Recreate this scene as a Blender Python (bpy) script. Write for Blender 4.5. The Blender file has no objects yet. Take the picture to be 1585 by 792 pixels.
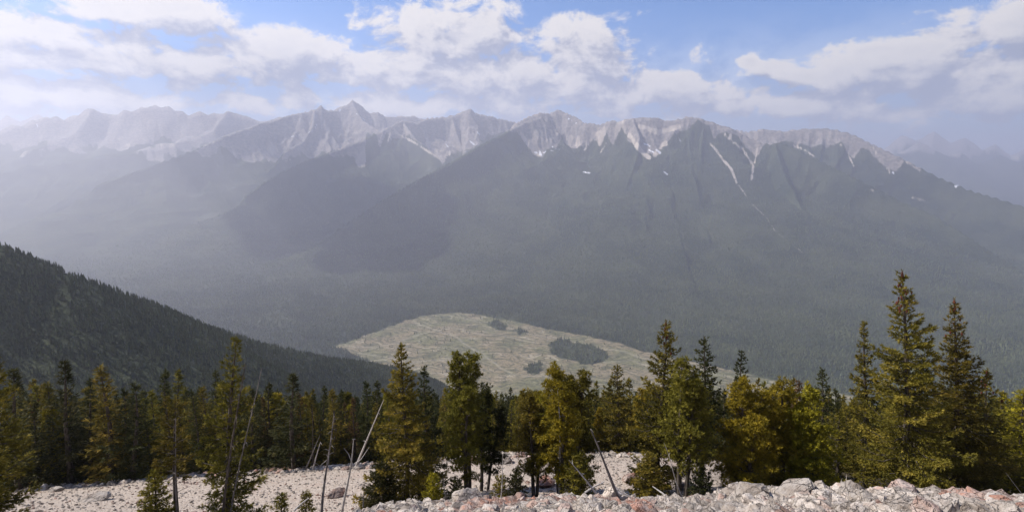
import bpy, bmesh, math, random
import numpy as np
from mathutils import Vector, Matrix, Euler
sc = bpy.context.scene
COL = sc.collection
R = math.radians
rng = np.random.default_rng(7)
random.seed(7)

# ---------------------------------------------------------------- camera
F = 792.5; PITCH = R(10.1)          # photo pixels per unit, pitch below the horizon
cd = bpy.data.cameras.new("camera"); cam = bpy.data.objects.new("camera", cd); COL.objects.link(cam)
cam.location = (0, 0, 0); cam.rotation_euler = (math.pi/2 - PITCH, 0, 0)
cd.sensor_fit = 'HORIZONTAL'; cd.sensor_width = 36; cd.lens = 36*F/1585
cd.clip_start = 0.1; cd.clip_end = 200000
sc.camera = cam

# ---------------------------------------------------------------- world, sun, exposure
SUN_AZ, SUN_EL = R(-80), R(47)      # azimuth from +Y (view direction), negative = towards the left
sd = Vector((math.sin(SUN_AZ)*math.cos(SUN_EL), math.cos(SUN_AZ)*math.cos(SUN_EL), math.sin(SUN_EL)))
SUN_STRENGTH = 5.0; SKY_STRENGTH = 0.12; EXPOSURE = 0.52
HAZE_DENSITY = 1.05e-4
sl = bpy.data.lights.new("sun", 'SUN'); sl.energy = SUN_STRENGTH; sl.angle = R(0.55); sl.color = (1.0, 0.94, 0.86)
so = bpy.data.objects.new("sun", sl); COL.objects.link(so)
so.rotation_euler = sd.to_track_quat('Z', 'Y').to_euler(); so.location = (-300, 100, 500)
vs = sc.view_settings
vs.view_transform = 'Standard'; vs.look = 'None'; vs.gamma = 1; vs.exposure = EXPOSURE; vs.use_curve_mapping = False
sc.cycles.use_denoising = True
sc.cycles.max_bounces = 6; sc.cycles.diffuse_bounces = 2; sc.cycles.glossy_bounces = 1; sc.cycles.transmission_bounces = 2
sc.cycles.volume_bounces = 1; sc.cycles.transparent_max_bounces = 4
sc.cycles.caustics_reflective = False; sc.cycles.caustics_refractive = False

class NT:
    """small helper to write node trees"""
    def __init__(s, tree): s.t = tree; s.n = tree.nodes; s.l = tree.links
    def node(s, kind, **kw):
        n = s.n.new(kind)
        for k, v in kw.items(): setattr(n, k, v)
        return n
    def put(s, sock, v):
        if isinstance(v, bpy.types.NodeSocket): s.l.new(v, sock)
        elif v is not None: sock.default_value = v
    def m(s, op, a, b=None, c=None, clamp=False):
        n = s.node('ShaderNodeMath', operation=op, use_clamp=clamp)
        s.put(n.inputs[0], a); s.put(n.inputs[1], b); s.put(n.inputs[2], c); return n.outputs[0]
    def vm(s, op, a, b=None, sc_=None):
        n = s.node('ShaderNodeVectorMath', operation=op)
        s.put(n.inputs[0], a); s.put(n.inputs[1], b)
        if sc_ is not None: s.put(n.inputs[3], sc_)
        return n.outputs[1] if op in ('LENGTH', 'DOT_PRODUCT', 'DISTANCE') else n.outputs[0]
    def noise(s, vec, scale, detail=4, rough=0.55, lac=2.0, dist=0.0, out=0):
        n = s.node('ShaderNodeTexNoise'); s.put(n.inputs['Vector'], vec)
        n.inputs['Scale'].default_value = scale; n.inputs['Detail'].default_value = detail
        n.inputs['Roughness'].default_value = rough; n.inputs['Lacunarity'].default_value = lac
        n.inputs['Distortion'].default_value = dist; return n.outputs[out]
    def ramp(s, fac, stops, interp='LINEAR'):
        n = s.node('ShaderNodeValToRGB'); s.put(n.inputs[0], fac); e = n.color_ramp.elements
        n.color_ramp.interpolation = interp
        while len(e) < len(stops): e.new(0.5)
        for q, (p, c) in zip(e, stops):
            q.position = p; q.color = (c, c, c, 1) if not hasattr(c, '__len__') else (*c, 1)
        return n.outputs[0]
    def mix(s, fac, a, b, blend='MIX'):
        n = s.node('ShaderNodeMix', data_type='RGBA', blend_type=blend)
        s.put(n.inputs[0], fac)
        for i, v in ((6, a), (7, b)):
            if isinstance(v, bpy.types.NodeSocket): s.l.new(v, n.inputs[i])
            else: n.inputs[i].default_value = (*v, 1)
        return n.outputs[2]
    def smooth(s, v, a, b, lo=0.0, hi=1.0):
        n = s.node('ShaderNodeMapRange', interpolation_type='SMOOTHSTEP'); s.put(n.inputs[0], v)
        for i, q in zip((1, 2, 3, 4), (a, b, lo, hi)): s.put(n.inputs[i], q)
        return n.outputs[0]
    def sep(s, v):
        n = s.node('ShaderNodeSeparateXYZ'); s.put(n.inputs[0], v); return n.outputs
    def comb(s, x, y, z):
        n = s.node('ShaderNodeCombineXYZ')
        for i, q in enumerate((x, y, z)): s.put(n.inputs[i], q)
        return n.outputs[0]

def azel(px, py):
    """direction of a point of the photo as azimuth, elevation"""
    cx, cy = (px-792.5)/F, (396-py)/F
    v = Vector((cx, math.cos(PITCH)+cy*math.sin(PITCH), cy*math.cos(PITCH)-math.sin(PITCH))).normalized()
    return math.atan2(v.x, v.y), math.asin(v.z)

world = bpy.data.worlds.new("World"); sc.world = world; world.use_nodes = True
W = NT(world.node_tree); W.n.clear()
# clouds: (px, py, half width, half height, weight) of each mass, placed by azimuth and elevation
CLOUDS = [(60,75,210,48,1.0),(150,15,120,28,.9),(290,25,85,34,1.0),(225,70,110,40,.55),(300,105,230,40,.85),(445,85,165,42,1.0),
          (40,150,330,42,.75),(610,110,190,38,.9),(700,50,105,50,1.1),(585,30,60,26,.55),(800,125,190,48,.95),(885,60,75,38,.95),(945,85,65,48,.95),
          (1000,140,180,34,.9),(1092,118,44,34,.35),(1085,145,110,34,.9),(1160,98,22,14,.7),(1245,110,90,34,.9),(1370,100,190,42,1.05),(1500,75,180,62,1.1),(1590,35,110,32,.95),
          (1450,150,330,48,.95),(700,165,500,26,.7),(1200,168,260,28,.75),(1700,100,220,80,1.0),(1900,130,200,60,.9),(-140,90,200,60,1.0),(-350,60,160,50,.9),
          (1300,-260,230,60,.7),(300,-330,260,60,.7),(-100,-180,200,50,.6),(800,-420,220,60,.6)]
fg = bpy.data.node_groups.new("cloud_field", 'ShaderNodeTree')
fg.interface.new_socket(name="Vector", in_out='INPUT', socket_type='NodeSocketVector')
fg.interface.new_socket(name="Field", in_out='OUTPUT', socket_type='NodeSocketFloat')
G = NT(fg); gi = G.node('NodeGroupInput'); go = G.node('NodeGroupOutput')
xyz = G.sep(gi.outputs[0])
az = G.m('ARCTAN2', xyz[0], xyz[1]); el = G.m('ARCSINE', xyz[2])
p2 = G.comb(az, el, 0.0)
warp = G.noise(p2, 9.0, 2, 0.5, out=1)
wv = G.vm('SCALE', G.vm('SUBTRACT', warp, (0.5, 0.5, 0.5)), sc_=0.05)
p2w = G.vm('ADD', p2, G.vm('MULTIPLY', wv, (1.0, 0.6, 0.0)))
acc = None
for px, py, hw, hh, wt in CLOUDS:
    a0, e0 = azel(px, py); a1, _ = azel(px+hw*.5, py); a2, _ = azel(px-hw*.5, py)
    _, e1 = azel(px, py-hh*.5); _, e2 = azel(px, py+hh*.5)
    rx, ry = max(a1-a2, 1e-3), max(e1-e2, 1e-3)
    d = G.vm('MULTIPLY', G.vm('SUBTRACT', p2w, (a0, e0, 0)), (1/rx, 1/ry, 0))
    q = G.m('MULTIPLY', G.m('SUBTRACT', 1.38, G.vm('LENGTH', d)), wt)
    acc = q if acc is None else G.m('MAXIMUM', acc, q)
away = G.smooth(G.m('ABSOLUTE', az), 1.0, 1.4)      # beyond the frame: scattered cumulus all round
rest = G.m('MULTIPLY', away, G.m('MULTIPLY', G.noise(p2, 2.2, 1), G.smooth(el, 1.1, 0.15)))
acc = G.m('MAXIMUM', acc, G.m('SUBTRACT', G.m('MULTIPLY', rest, 3.0), 0.6))
acc = G.m('MAXIMUM', G.m('MINIMUM', acc, 0.86), -0.6)
n1 = G.noise(G.vm('MULTIPLY', p2w, (1.0, 1.55, 1.0)), 11.0, 9, 0.60, dist=0.2)
n2 = G.noise(G.vm('MULTIPLY', p2w, (1.0, 1.4, 1.0)), 34.0, 7, 0.65)
fld = G.m('ADD', G.m('ADD', acc, G.m('MULTIPLY', G.m('SUBTRACT', n1, 0.5), 2.9)), G.m('MULTIPLY', G.m('SUBTRACT', n2, 0.5), 0.9))
fg.links.new(fld, go.inputs[0])
tc = W.node('ShaderNodeTexCoord'); dirv = tc.outputs['Generated']
def field(v):
    g = W.node('ShaderNodeGroup'); g.node_tree = fg; W.put(g.inputs[0], v); return g.outputs[0]
f0 = field(dirv)
off = Vector((-0.022, 0.0, 0.030))
f1 = field(W.vm('ADD', dirv, tuple(off)))
cover = W.smooth(f0, 0.12, 0.62)
elv = W.m('ARCSINE', W.sep(dirv)[2])
cover = W.m('MAXIMUM', cover, W.m('MULTIPLY', W.smooth(elv, 0.27, 0.07), 0.70))
lit = W.smooth(W.m('SUBTRACT', f0, f1), -0.45, 0.55)
thick = W.smooth(f0, 0.6, 1.6)
ccol = W.mix(lit, (0.40, 0.43, 0.56), (1.02, 0.96, 0.91))
ccol = W.mix(W.m('MULTIPLY', thick, 0.30), ccol, (0.50, 0.52, 0.62))
sky = W.node('ShaderNodeTexSky', sky_type='NISHITA', sun_disc=False)
sky.sun_elevation = SUN_EL; sky.sun_rotation = SUN_AZ
sky.altitude = 2100; sky.air_density = 1.0; sky.dust_density = 0.2; sky.ozone_density = 3.0
cl = W.vm('SCALE', ccol, sc_=0.66/SKY_STRENGTH)
skyc = W.vm('MULTIPLY', sky.outputs[0], (0.52, 0.76, 1.0))
fin = W.mix(W.m('MULTIPLY', cover, 0.94), skyc, (0, 0, 0))
mixn = fin.node; W.l.new(cl, mixn.inputs[7])
bg = W.node('ShaderNodeBackground'); bg.inputs[1].default_value = SKY_STRENGTH; W.l.new(fin, bg.inputs[0])
wo = W.node('ShaderNodeOutputWorld'); W.l.new(bg.outputs[0], wo.inputs[0])
world.cycles.sampling_method = 'MANUAL'; world.cycles.sample_map_resolution = 512

# ---------------------------------------------------------------- helpers
def tag(o, label=None, cat=None, group=None, kind=None):
    if label: o['label'] = label
    if cat: o['category'] = cat
    if group: o['group'] = group
    if kind: o['kind'] = kind
    return o
def link(o, parent=None):
    COL.objects.link(o)
    if parent: o.parent = parent
    return o
def mesh_np(name, verts, faces, mat=None, smooth=True, attrs=None, mats=None, midx=None):
    """verts (n,3); faces (m,3) or (m,4) or list of both"""
    me = bpy.data.meshes.new(name)
    fl = faces if isinstance(faces, (list, tuple)) else [faces]
    fl = [f for f in fl if len(f)]
    me.vertices.add(len(verts)); me.vertices.foreach_set('co', np.asarray(verts, np.float32).ravel())
    loops = np.concatenate([f.ravel() for f in fl]).astype(np.int32)
    tot = np.concatenate([np.full(len(f), f.shape[1]) for f in fl]).astype(np.int32)
    me.loops.add(len(loops)); me.loops.foreach_set('vertex_index', loops)
    me.polygons.add(len(tot)); st = np.concatenate([[0], np.cumsum(tot)[:-1]]).astype(np.int32)
    me.polygons.foreach_set('loop_start', st); me.polygons.foreach_set('loop_total', tot)
    me.polygons.foreach_set('use_smooth', np.full(len(tot), bool(smooth)))
    for m_ in (mats or ([mat] if mat else [])): me.materials.append(m_)
    if midx is not None: me.polygons.foreach_set('material_index', np.asarray(midx, np.int32))
    me.update(calc_edges=True)
    for k, v in (attrs or {}).items():
        a = me.attributes.new(k, 'FLOAT', 'POINT'); a.data.foreach_set('value', np.asarray(v, np.float32))
    return me
def obj(name, me, parent=None, loc=None):
    o = bpy.data.objects.new(name, me); link(o, parent)
    if loc is not None: o.location = loc
    return o

def P(px, py, y):
    """world point seen at photo pixel (px,py) at world depth y"""
    cx, cy = (px-792.5)/F, (396-py)/F
    dy = math.cos(PITCH)+cy*math.sin(PITCH); dz = cy*math.cos(PITCH)-math.sin(PITCH)
    s = y/dy
    return np.array((cx*s, y, dz*s))
def project(x, y, z):
    cp, sp = math.cos(PITCH), math.sin(PITCH)
    d = y*cp - z*sp; u = y*sp + z*cp
    return 792.5 + F*x/d, 396 - F*u/d

# value noise
_T = rng.random((256, 256))
def vnoise(x, y, seed=0):
    x = np.asarray(x, float)+seed*17.31; y = np.asarray(y, float)+seed*7.77
    xi = np.floor(x).astype(int); yi = np.floor(y).astype(int); fx = x-xi; fy = y-yi
    fx = fx*fx*fx*(fx*(fx*6-15)+10); fy = fy*fy*fy*(fy*(fy*6-15)+10)
    a = _T[xi & 255, yi & 255]; b = _T[(xi+1) & 255, yi & 255]; c = _T[xi & 255, (yi+1) & 255]; d = _T[(xi+1) & 255, (yi+1) & 255]
    return ((a*(1-fx)+b*fx)*(1-fy)+(c*(1-fx)+d*fx)*fy)*2-1
def fbm(x, y, o=4, seed=0, g=0.5):
    r = 0; a = 1; n = 0
    for i in range(o):
        r = r+a*vnoise(x, y, seed+i*3); n += a; a *= g; x = x*2.03+1.7*y*0.02; y = y*2.03
    return r/n
def ridged(x, y, o=4, seed=0, g=0.5):
    r = 0; a = 1; n = 0
    for i in range(o):
        r = r+a*(1-2*np.abs(vnoise(x, y, seed+i*5))); n += a; a *= g; x = x*2.03; y = y*2.03
    return r/n      # about -1..1, ridges sharp at 1
def sstep(x, a, b):
    t = np.clip((x-a)/(b-a), 0, 1); return t*t*(3-2*t)

# ---------------------------------------------------------------- terrain height
VALLEY = -900.0
def interp_rows(px, tab):
    t = np.array(tab, float); return np.interp(px, t[:, 0], t[:, 1])
CREST = [(-800,800),(0,800),(400,797),(560,786),(600,774),(700,768),(800,764),(900,760),(1050,766),(1150,754),(1250,748),(1400,757),(1500,768),(1585,772),(2400,790)]
BENCH = [(-800,780),(0,762),(50,757),(180,748),(300,737),(420,731),(600,722),(700,712),(760,706),(990,705),(1100,712),(1400,740),(2400,760)]
def row_z(py, y):
    b = PITCH+np.arctan((py-396)/F); return -y*np.tan(b)
def hermite(x, xs, ys):
    """monotone-ish cubic along the last axis: xs (k,), ys list of arrays like x"""
    out = np.zeros_like(x); ys = [np.broadcast_to(v, x.shape) for v in ys]; k = len(xs)
    m = [None]*k
    for i in range(k):
        a = (ys[i]-ys[i-1])/(xs[i]-xs[i-1]) if i else None; b = (ys[i+1]-ys[i])/(xs[i+1]-xs[i]) if i < k-1 else None
        m[i] = b if a is None else a if b is None else (a+b)/2
    for i in range(k-1):
        s = (x >= xs[i]) & (x <= xs[i+1]); h = xs[i+1]-xs[i]; t = (x[s]-xs[i])/h
        out[s] = (ys[i][s]*(2*t**3-3*t*t+1)+m[i][s]*h*(t**3-2*t*t+t)+ys[i+1][s]*(-2*t**3+3*t*t)+m[i+1][s]*h*(t**3-t*t))
    out[x < xs[0]] = (ys[0]+(x-xs[0])*m[0])[x < xs[0]]
    out[x > xs[-1]] = (ys[-1]+(x-xs[-1])*m[-1])[x > xs[-1]]
    return out
def hillside(x, y):
    px17 = 792.5+F*x/(17*math.cos(PITCH)+11.5*math.sin(PITCH)); px34 = 792.5+F*x/(34*math.cos(PITCH)+21*math.sin(PITCH))
    zc = row_z(interp_rows(px17, CREST), 17.0); zb = row_z(interp_rows(px34, BENCH), 34.0)
    xs = [-600, -60, 0, 9, 17, 20.5, 34, 60, 100, 150, 220, 320, 520, 1000, 1700, 2300]
    zc = zc-0.42
    ys = [260., 30., -2.6, zc*0.60, zc, zc-2.6, zb, zb-15.0, zb-36, zb-60, -118+(zb+20.9), -172, -292, -590, VALLEY-8, VALLEY-60]
    z = hermite(np.clip(y, -600, 2300), xs, [np.asarray(v, float) for v in ys])
    return z
# ridge skeletons: name, class, points (px, py, depth), width factor
RIDGES = [
 ('spur', 1, [(-900,240,520),(-300,320,480),(0,382,510),(100,421,530),(200,458,590),(300,499,690),(400,530,800),(500,552,920),(565,560,1040),(610,567,1160),(660,582,1350),(730,620,1800)], 0),
 ('main', 3, [(1102,190,6300),(1080,184,6350),(1062,181,6400),(1045,185,6400),(1030,186,6430),(1010,182,6450),(980,182,6500),(962,187,6550),(945,188,6600),(925,194,6700),(905,190,6800),(890,182,6950),(865,170,7100),(850,176,7050),(835,175,6950),(815,182,6900),(795,192,6800)], 2.3),
 ('main_r', 3, [(1102,190,6300),(1130,198,6200),(1150,210,6150),(1170,218,6050),(1190,222,5950),(1215,221,5850),(1240,232,5700),(1280,253,5500),(1330,277,5200),(1400,313,4900),(1445,331,4700),(1510,372,4350),(1585,420,4000),(1680,480,3600)], 2.2),
 ('right', 3, [(1130,200,7300),(1160,204,7100),(1180,200,7000),(1205,203,6900),(1225,202,6850),(1250,198,6800),(1280,199,6700),(1300,203,6600),(1320,208,6500),(1345,221,6350),(1370,232,6200),(1400,246,6050),(1450,272,5800),(1500,293,5550),(1540,305,5350),(1585,319,5150),(1800,390,4600),(2300,480,4000)], 2.2),
 ('spur_a', 3, [(838,180,6850),(812,190,6650),(780,206,6350),(745,224,6050),(700,249,5700),(650,275,5400),(590,310,5050),(520,355,4700)], 2.3),
 ('spur_b', 3, [(980,184,6480),(990,212,6200),(985,245,5850),(965,300,5350),(940,360,4750)], 2.5),
 ('spur_c', 3, [(1090,190,6320),(1085,225,6050),(1085,270,5550),(1080,330,4950)], 2.5),
 ('spur_d', 3, [(1200,222,5900),(1210,260,5500),(1235,310,5000),(1270,370,4400)], 2.5),
 ('mid', 3, [(800,191,8300),(775,184,8200),(757,180,8100),(740,177,8050),(727,168,8000),(712,175,8000),(695,180,7950),(680,181,7900),(660,183,7800),(645,190,7700),(620,187,7500),(603,196,7300),(590,204,7150),(560,216,6950),(520,231,6700),(480,246,6400),(440,262,6150),(380,300,5700)], 2.3),
 ('mid_b', 3, [(625,190,7500),(640,212,7200),(665,232,6900),(690,250,6600),(705,285,6200)], 2.3),
 ('mid_c', 3, [(700,182,7950),(706,205,7750),(715,228,7500)], 2.3),
 ('sharp', 3, [(660,186,9300),(640,180,9300),(612,181,9200),(595,180,9150),(585,173,9100),(572,175,9100),(560,165,9050),(545,155,9000),(535,164,8950),(520,169,8900),(505,171,8800),(497,164,8750),(487,168,8700),(470,174,8600),(450,178,8500),(430,184,8300),(410,188,8150),(390,196,7900),(350,209,7600),(300,232,7200),(250,250,6900),(150,285,6500)], 2.3),
 ('sharp_b', 3, [(545,158,8980),(560,185,8700),(590,205,8400)], 2.4),
 ('sharp_c', 3, [(487,170,8650),(485,195,8350),(470,218,8000),(440,235,7600)], 2.4),
 ('left', 4, [(470,183,10800),(430,181,10800),(400,186,10700),(375,178,10600),(352,169,10500),(335,175,10450),(305,172,10400),(290,175,10350),(258,164,10300),(230,162,10250),(212,168,10200),(195,169,10150),(172,177,10100),(158,171,10050),(143,166,10000),(130,170,9950),(112,179,9900),(95,181,9850),(72,177,9800),(55,184,9700),(0,198,9500),(-200,215,9000),(-600,230,8200)], 2.3),
 ('left_b', 4, [(352,172,10450),(330,200,9800),(250,222,9200),(150,240,8600),(0,262,8000)], 2.5),
 ('left_c', 4, [(143,168,9980),(120,200,9400),(40,230,8800)], 2.5),
 ('far_left', 5, [(150,182,12400),(100,180,12400),(60,177,12400),(40,171,12400),(20,176,12400),(-20,186,12400),(-200,190,12400)], 2.4),
 ('far_right', 5, [(1300,236,15500),(1360,224,15500),(1400,208,15500),(1440,202,15500),(1480,210,15500),(1520,220,15500),(1590,230,15500),(1700,222,15500),(2000,210,15000)], 2.6),
 ('low_right', 5, [(1380,232,12500),(1430,218,12500),(1465,230,12400),(1510,243,12300),(1585,238,12200),(1800,230,12000)], 3.0),
]
RW = []
DEPTH = {'left': .88, 'sharp': .95, 'far': .95}
for nm, cls, pts, wf in RIDGES:
    k = DEPTH.get(nm.split('_')[0], 1.0); pts = [(a, b, c*k) for a, b, c in pts]
    RW.append((nm, cls, np.array([P(*p) for p in pts]), wf))
CLEAR = [(515,537),(560,522),(600,507),(625,498),(655,489),(700,484),(735,486),(765,492),(800,498),(850,510),(900,519),(950,530),(1000,545),(1040,553),(1100,566),(1150,577),(1200,589),(1260,601),(1315,613),(1330,640),(1200,700),(900,700),(700,640),(600,572),(555,552)]
def poly_sdf(x, y, poly):
    """signed distance, positive inside"""
    d = np.full(np.shape(x), 1e18); inside = np.zeros(np.shape(x), bool); n = len(poly)
    for i in range(n):
        ax, ay = poly[i]; bx, by = poly[(i+1) % n]
        ex, ey = bx-ax, by-ay; t = np.clip(((x-ax)*ex+(y-ay)*ey)/(ex*ex+ey*ey), 0, 1)
        d = np.minimum(d, (x-ax-t*ex)**2+(y-ay-t*ey)**2)
        c = ((ay > y) != (by > y)) & (x < (bx-ax)*(y-ay)/(by-ay+1e-12)+ax); inside ^= c
    return np.where(inside, 1, -1)*np.sqrt(d)
def floor_pt(px, py):
    b = PITCH+math.atan((py-396)/F); y = -VALLEY/math.tan(b); return P(px, py, y)[:2]
CLEAR_W = [floor_pt(*p) for p in CLEAR]
ISLES = [[(849,531),(866,526),(905,534),(940,545),(944,552),(922,566),(898,562),(868,555),(853,549)],
         [(750,500),(768,496),(785,504),(783,512),(765,510)],[(792,512),(806,508),(815,514),(805,519)],
         [(812,570),(832,562),(842,568),(834,580),(816,580)]]
ISLES_W = [[floor_pt(*p) for p in q] for q in ISLES]
def terrain(x, y):
    """height, class (0 hillside,1 spur,2 valley,3 mountains,4 left range,5 far), gully noise, t (0 crest..1 foot)"""
    x = np.asarray(x, float); y = np.asarray(y, float)
    r = np.hypot(x, y)
    wx = x+160*fbm(x/900, y/900, 3, 1); wy = y+160*fbm(x/900, y/900, 3, 9)
    zh = hillside(x, y)
    amp = np.clip((r-60)/300, 0, 1)
    zh = zh+amp*8*fbm(x/70, y/70, 3, 21)-amp*14*sstep(y, 150, 500)*(ridged(x/260, y/1100, 3, 4)-.2)
    zv = VALLEY+9*fbm(x/500, y/500, 3, 30)+2.0*fbm(x/60, y/60, 2, 31)+0*x
    best = np.where(zh > zv, zh, zv); cls = np.where(zh > zv, 0, 2); gul = np.zeros_like(best); tt = np.ones_like(best)
    far = r > 120; nearby = r.max() < 900
    for nm, c, pts, wf in RW:
        if nearby and c >= 3: continue
        warped = c >= 3
        qx, qy = (wx, wy) if warped else (x+10*fbm(x/120, y/120, 2, 5), y)
        if warped:      # do not warp away from the skeleton near the crest
            pass
        d2 = np.full(x.shape, 1e18); zc = np.zeros_like(x); s_ = np.zeros_like(x); L = 0.0; side = np.ones_like(x)
        for (ax, ay, az_), (bx, by, bz) in zip(pts[:-1], pts[1:]):
            ex, ey = bx-ax, by-ay; l = math.hypot(ex, ey)
            t = np.clip(((x-ax)*ex+(y-ay)*ey)/(l*l), 0, 1)
            dd = (x-ax-t*ex)**2+(y-ay-t*ey)**2; k = dd < d2
            d2 = np.where(k, dd, d2); zc = np.where(k, az_+t*(bz-az_), zc); s_ = np.where(k, L+t*l, s_)
            side = np.where(k, np.sign((x-ax)*ey-(y-ay)*ex), side); L += l
        d = np.sqrt(d2)
        if c == 1:
            h = zc-0.60*d-120*sstep(r, 260, 130)+np.minimum(d, 25)*0.2+ np.clip(d/60, 0, 1)*9*ridged(s_/90, d/260, 3, 3)
            k = far & (h > best)
            best = np.where(k, h, best); cls = np.where(k, 1, cls)
            continue
        H = zc-VALLEY; Wd = H*wf
        t = np.clip((d+70*fbm(x/600, y/600, 3, 12)*np.clip(d/300, 0, 1))/np.maximum(Wd, 1), 0, 1)
        sd_ = s_+side*5000+120*fbm(x/500, y/500, 3, 14)
        g1 = ridged(sd_/800, t*1.5+0.3, 2, 2); g2 = ridged(sd_/260, t*7, 3, 6, 0.55)
        gw = np.clip(t/0.05, 0, 1)*(1-t)**0.7
        prof = 0.86*(1-t)**1.32+0.14*np.exp(-t*9)-0.14*math.exp(-9)
        hgh = VALLEY+H*prof-gw*(0.5 if c >= 4 else 1.0)*(H*0.056*(1-g1)+H*0.042*(1-g2))
        crag = sstep(hgh, 60, 350)
        crag = crag*(0.3 if c == 5 else 0.45 if c == 4 else 1)
        hgh = hgh+crag*(0.25+gw)*62*ridged(x/230, y/230, 5, 8, 0.6)+crag*12*ridged(sd_/70, t*20, 3, 11, 0.6)
        hgh = hgh+np.minimum(1, t*12)*4*fbm(x/40, y/40, 2, 40)
        k = hgh > best
        best = np.where(k, hgh, best); cls = np.where(k, c, cls); gul = np.where(k, 0.6*g1+0.4*g2, gul); tt = np.where(k, t, tt)
    return best, cls, gul, tt
# ---------------------------------------------------------------- materials
def new_mat(name, rough=0.9, spec=0.2):
    m = bpy.data.materials.new(name); m.use_nodes = True; t = NT(m.node_tree); b = t.n['Principled BSDF']
    b.inputs['Roughness'].default_value = rough; b.inputs['Specular IOR Level'].default_value = spec
    return m, t, b
def bump(t, b, h, strength=0.5, dist=0.1):
    n = t.node('ShaderNodeBump'); n.inputs['Strength'].default_value = strength; n.inputs['Distance'].default_value = dist
    t.l.new(h, n.inputs['Height']); t.l.new(n.outputs[0], b.inputs['Normal'])
def attr(t, name): return t.node('ShaderNodeAttribute', attribute_name=name).outputs['Fac']
def land_material(name):
    m, t, b = new_mat(name, 0.95, 0.1)
    pos = t.node('ShaderNodeNewGeometry').outputs['Position']
    rock, scree, snow, clear, track = (attr(t, k) for k in ('rock', 'scree', 'snow', 'clear', 'track'))
    n0 = t.smooth(t.noise(pos, 0.003, 6, 0.6), 0.35, 0.65); n1 = t.noise(pos, 0.03, 4); n2 = t.noise(pos, 0.16, 3, 0.7)
    forest = t.mix(n0, (0.022, 0.032, 0.018), (0.070, 0.078, 0.040))
    forest = t.mix(t.smooth(n2, 0.4, 0.65), t.mix(0.45, forest, (0.012, 0.016, 0.01)), forest)
    strata = t.noise(t.vm('MULTIPLY', pos, (0.002, 0.002, 0.02)), 1.0, 4, 0.6)
    rockc = t.mix(strata, (0.12, 0.11, 0.11), (0.42, 0.36, 0.315))
    rockc = t.mix(t.smooth(n1, 0.42, 0.6), rockc, (0.16, 0.15, 0.145))
    screec = t.mix(n1, (0.36, 0.31, 0.26), (0.52, 0.455, 0.385))
    col = t.mix(t.smooth(t.m('ADD', rock, t.m('MULTIPLY', t.m('SUBTRACT', n2, 0.5), 0.7)), 0.35, 0.65), forest, rockc)
    col = t.mix(t.smooth(t.m('ADD', scree, t.m('MULTIPLY', t.m('SUBTRACT', n1, 0.5), 0.5)), 0.35, 0.75), col, screec)
    # logged clearing: pale stubble with rows of slash and thin tracks
    wob = t.vm('ADD', t.vm('MULTIPLY', pos, (1, 1, 0)), t.vm('SCALE', t.noise(pos, 0.0035, 2, out=1), sc_=330.0))
    rot = t.node('ShaderNodeVectorRotate', rotation_type='Z_AXIS'); t.l.new(wob, rot.inputs[0]); rot.inputs['Angle'].default_value = R(22)
    rows = t.noise(t.vm('MULTIPLY', rot.outputs[0], (0.009, 0.042, 0)), 1.0, 3, 0.55)
    grain = t.noise(pos, 0.11, 5, 0.8)
    cc = t.mix(grain, (0.11, 0.092, 0.052), (0.34, 0.275, 0.175))
    cc = t.mix(t.smooth(t.noise(pos, 0.006, 3), 0.4, 0.62), cc, t.mix(grain, (0.085, 0.088, 0.042), (0.23, 0.215, 0.115)))
    cc = t.mix(t.smooth(rows, 0.50, 0.60, 0, 0.7), cc, (0.075, 0.078, 0.045))
    cc = t.mix(t.smooth(rows, 0.42, 0.34, 0, 0.5), cc, (0.42, 0.37, 0.28))
    cc = t.mix(t.smooth(t.noise(pos, 0.05, 4, 0.75), 0.50, 0.60, 0, 0.75), cc, (0.06, 0.06, 0.038))
    cc = t.mix(track, cc, (0.60, 0.54, 0.45))
    ce = t.smooth(t.m('ADD', clear, t.m('MULTIPLY', t.m('SUBTRACT', n1, 0.5), 55.0)), -6.0, 6.0)
    col = t.mix(ce, col, cc)
    col = t.mix(t.smooth(t.m('ADD', snow, t.m('MULTIPLY', t.m('SUBTRACT', n2, 0.5), 0.7)), 0.45, 0.6), col, (0.70, 0.70, 0.73))
    t.l.new(col, b.inputs['Base Color'])
    bump(t, b, t.m('ADD', t.m('MULTIPLY', n1, 9.0), t.m('MULTIPLY', n2, 3.5)), 0.9, 1.0)
    return m
M_LAND = land_material('land')

# ---------------------------------------------------------------- far land: polar sheet, finer where the eye rests
def far_sheet():
    az = np.concatenate([np.arange(-180, -50, 2.5), np.arange(-50, 50, 0.095), np.arange(50, 180, 2.5)])
    az = np.radians(az); na = len(az)
    rr = [58.0]
    while rr[-1] < 1500: rr.append(rr[-1]*1.022)
    while rr[-1] < 1850: rr.append(rr[-1]*1.014)
    while rr[-1] < 3400: rr.append(rr[-1]+13)
    while rr[-1] < 3800: rr.append(rr[-1]*1.01)
    while rr[-1] < 9500: rr.append(rr[-1]+25)
    while rr[-1] < 14000: rr.append(rr[-1]*1.008)
    while rr[-1] < 26000: rr.append(rr[-1]*1.03)
    rr = np.array(rr); nr = len(rr)
    A, Rr = np.meshgrid(az, rr)
    X = Rr*np.sin(A); Y = Rr*np.cos(A)
    Z, C, Gn, T = terrain(X.ravel(), Y.ravel())
    Z = Z.reshape(X.shape)
    Z[0] -= 0.12
    return az, rr, X, Y, Z, C.reshape(X.shape), Gn.reshape(X.shape), T.reshape(X.shape)
AZ, RR, FX, FY, FZ, FC, FG, FT = far_sheet()
NA, NR = len(AZ), len(RR)
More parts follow.
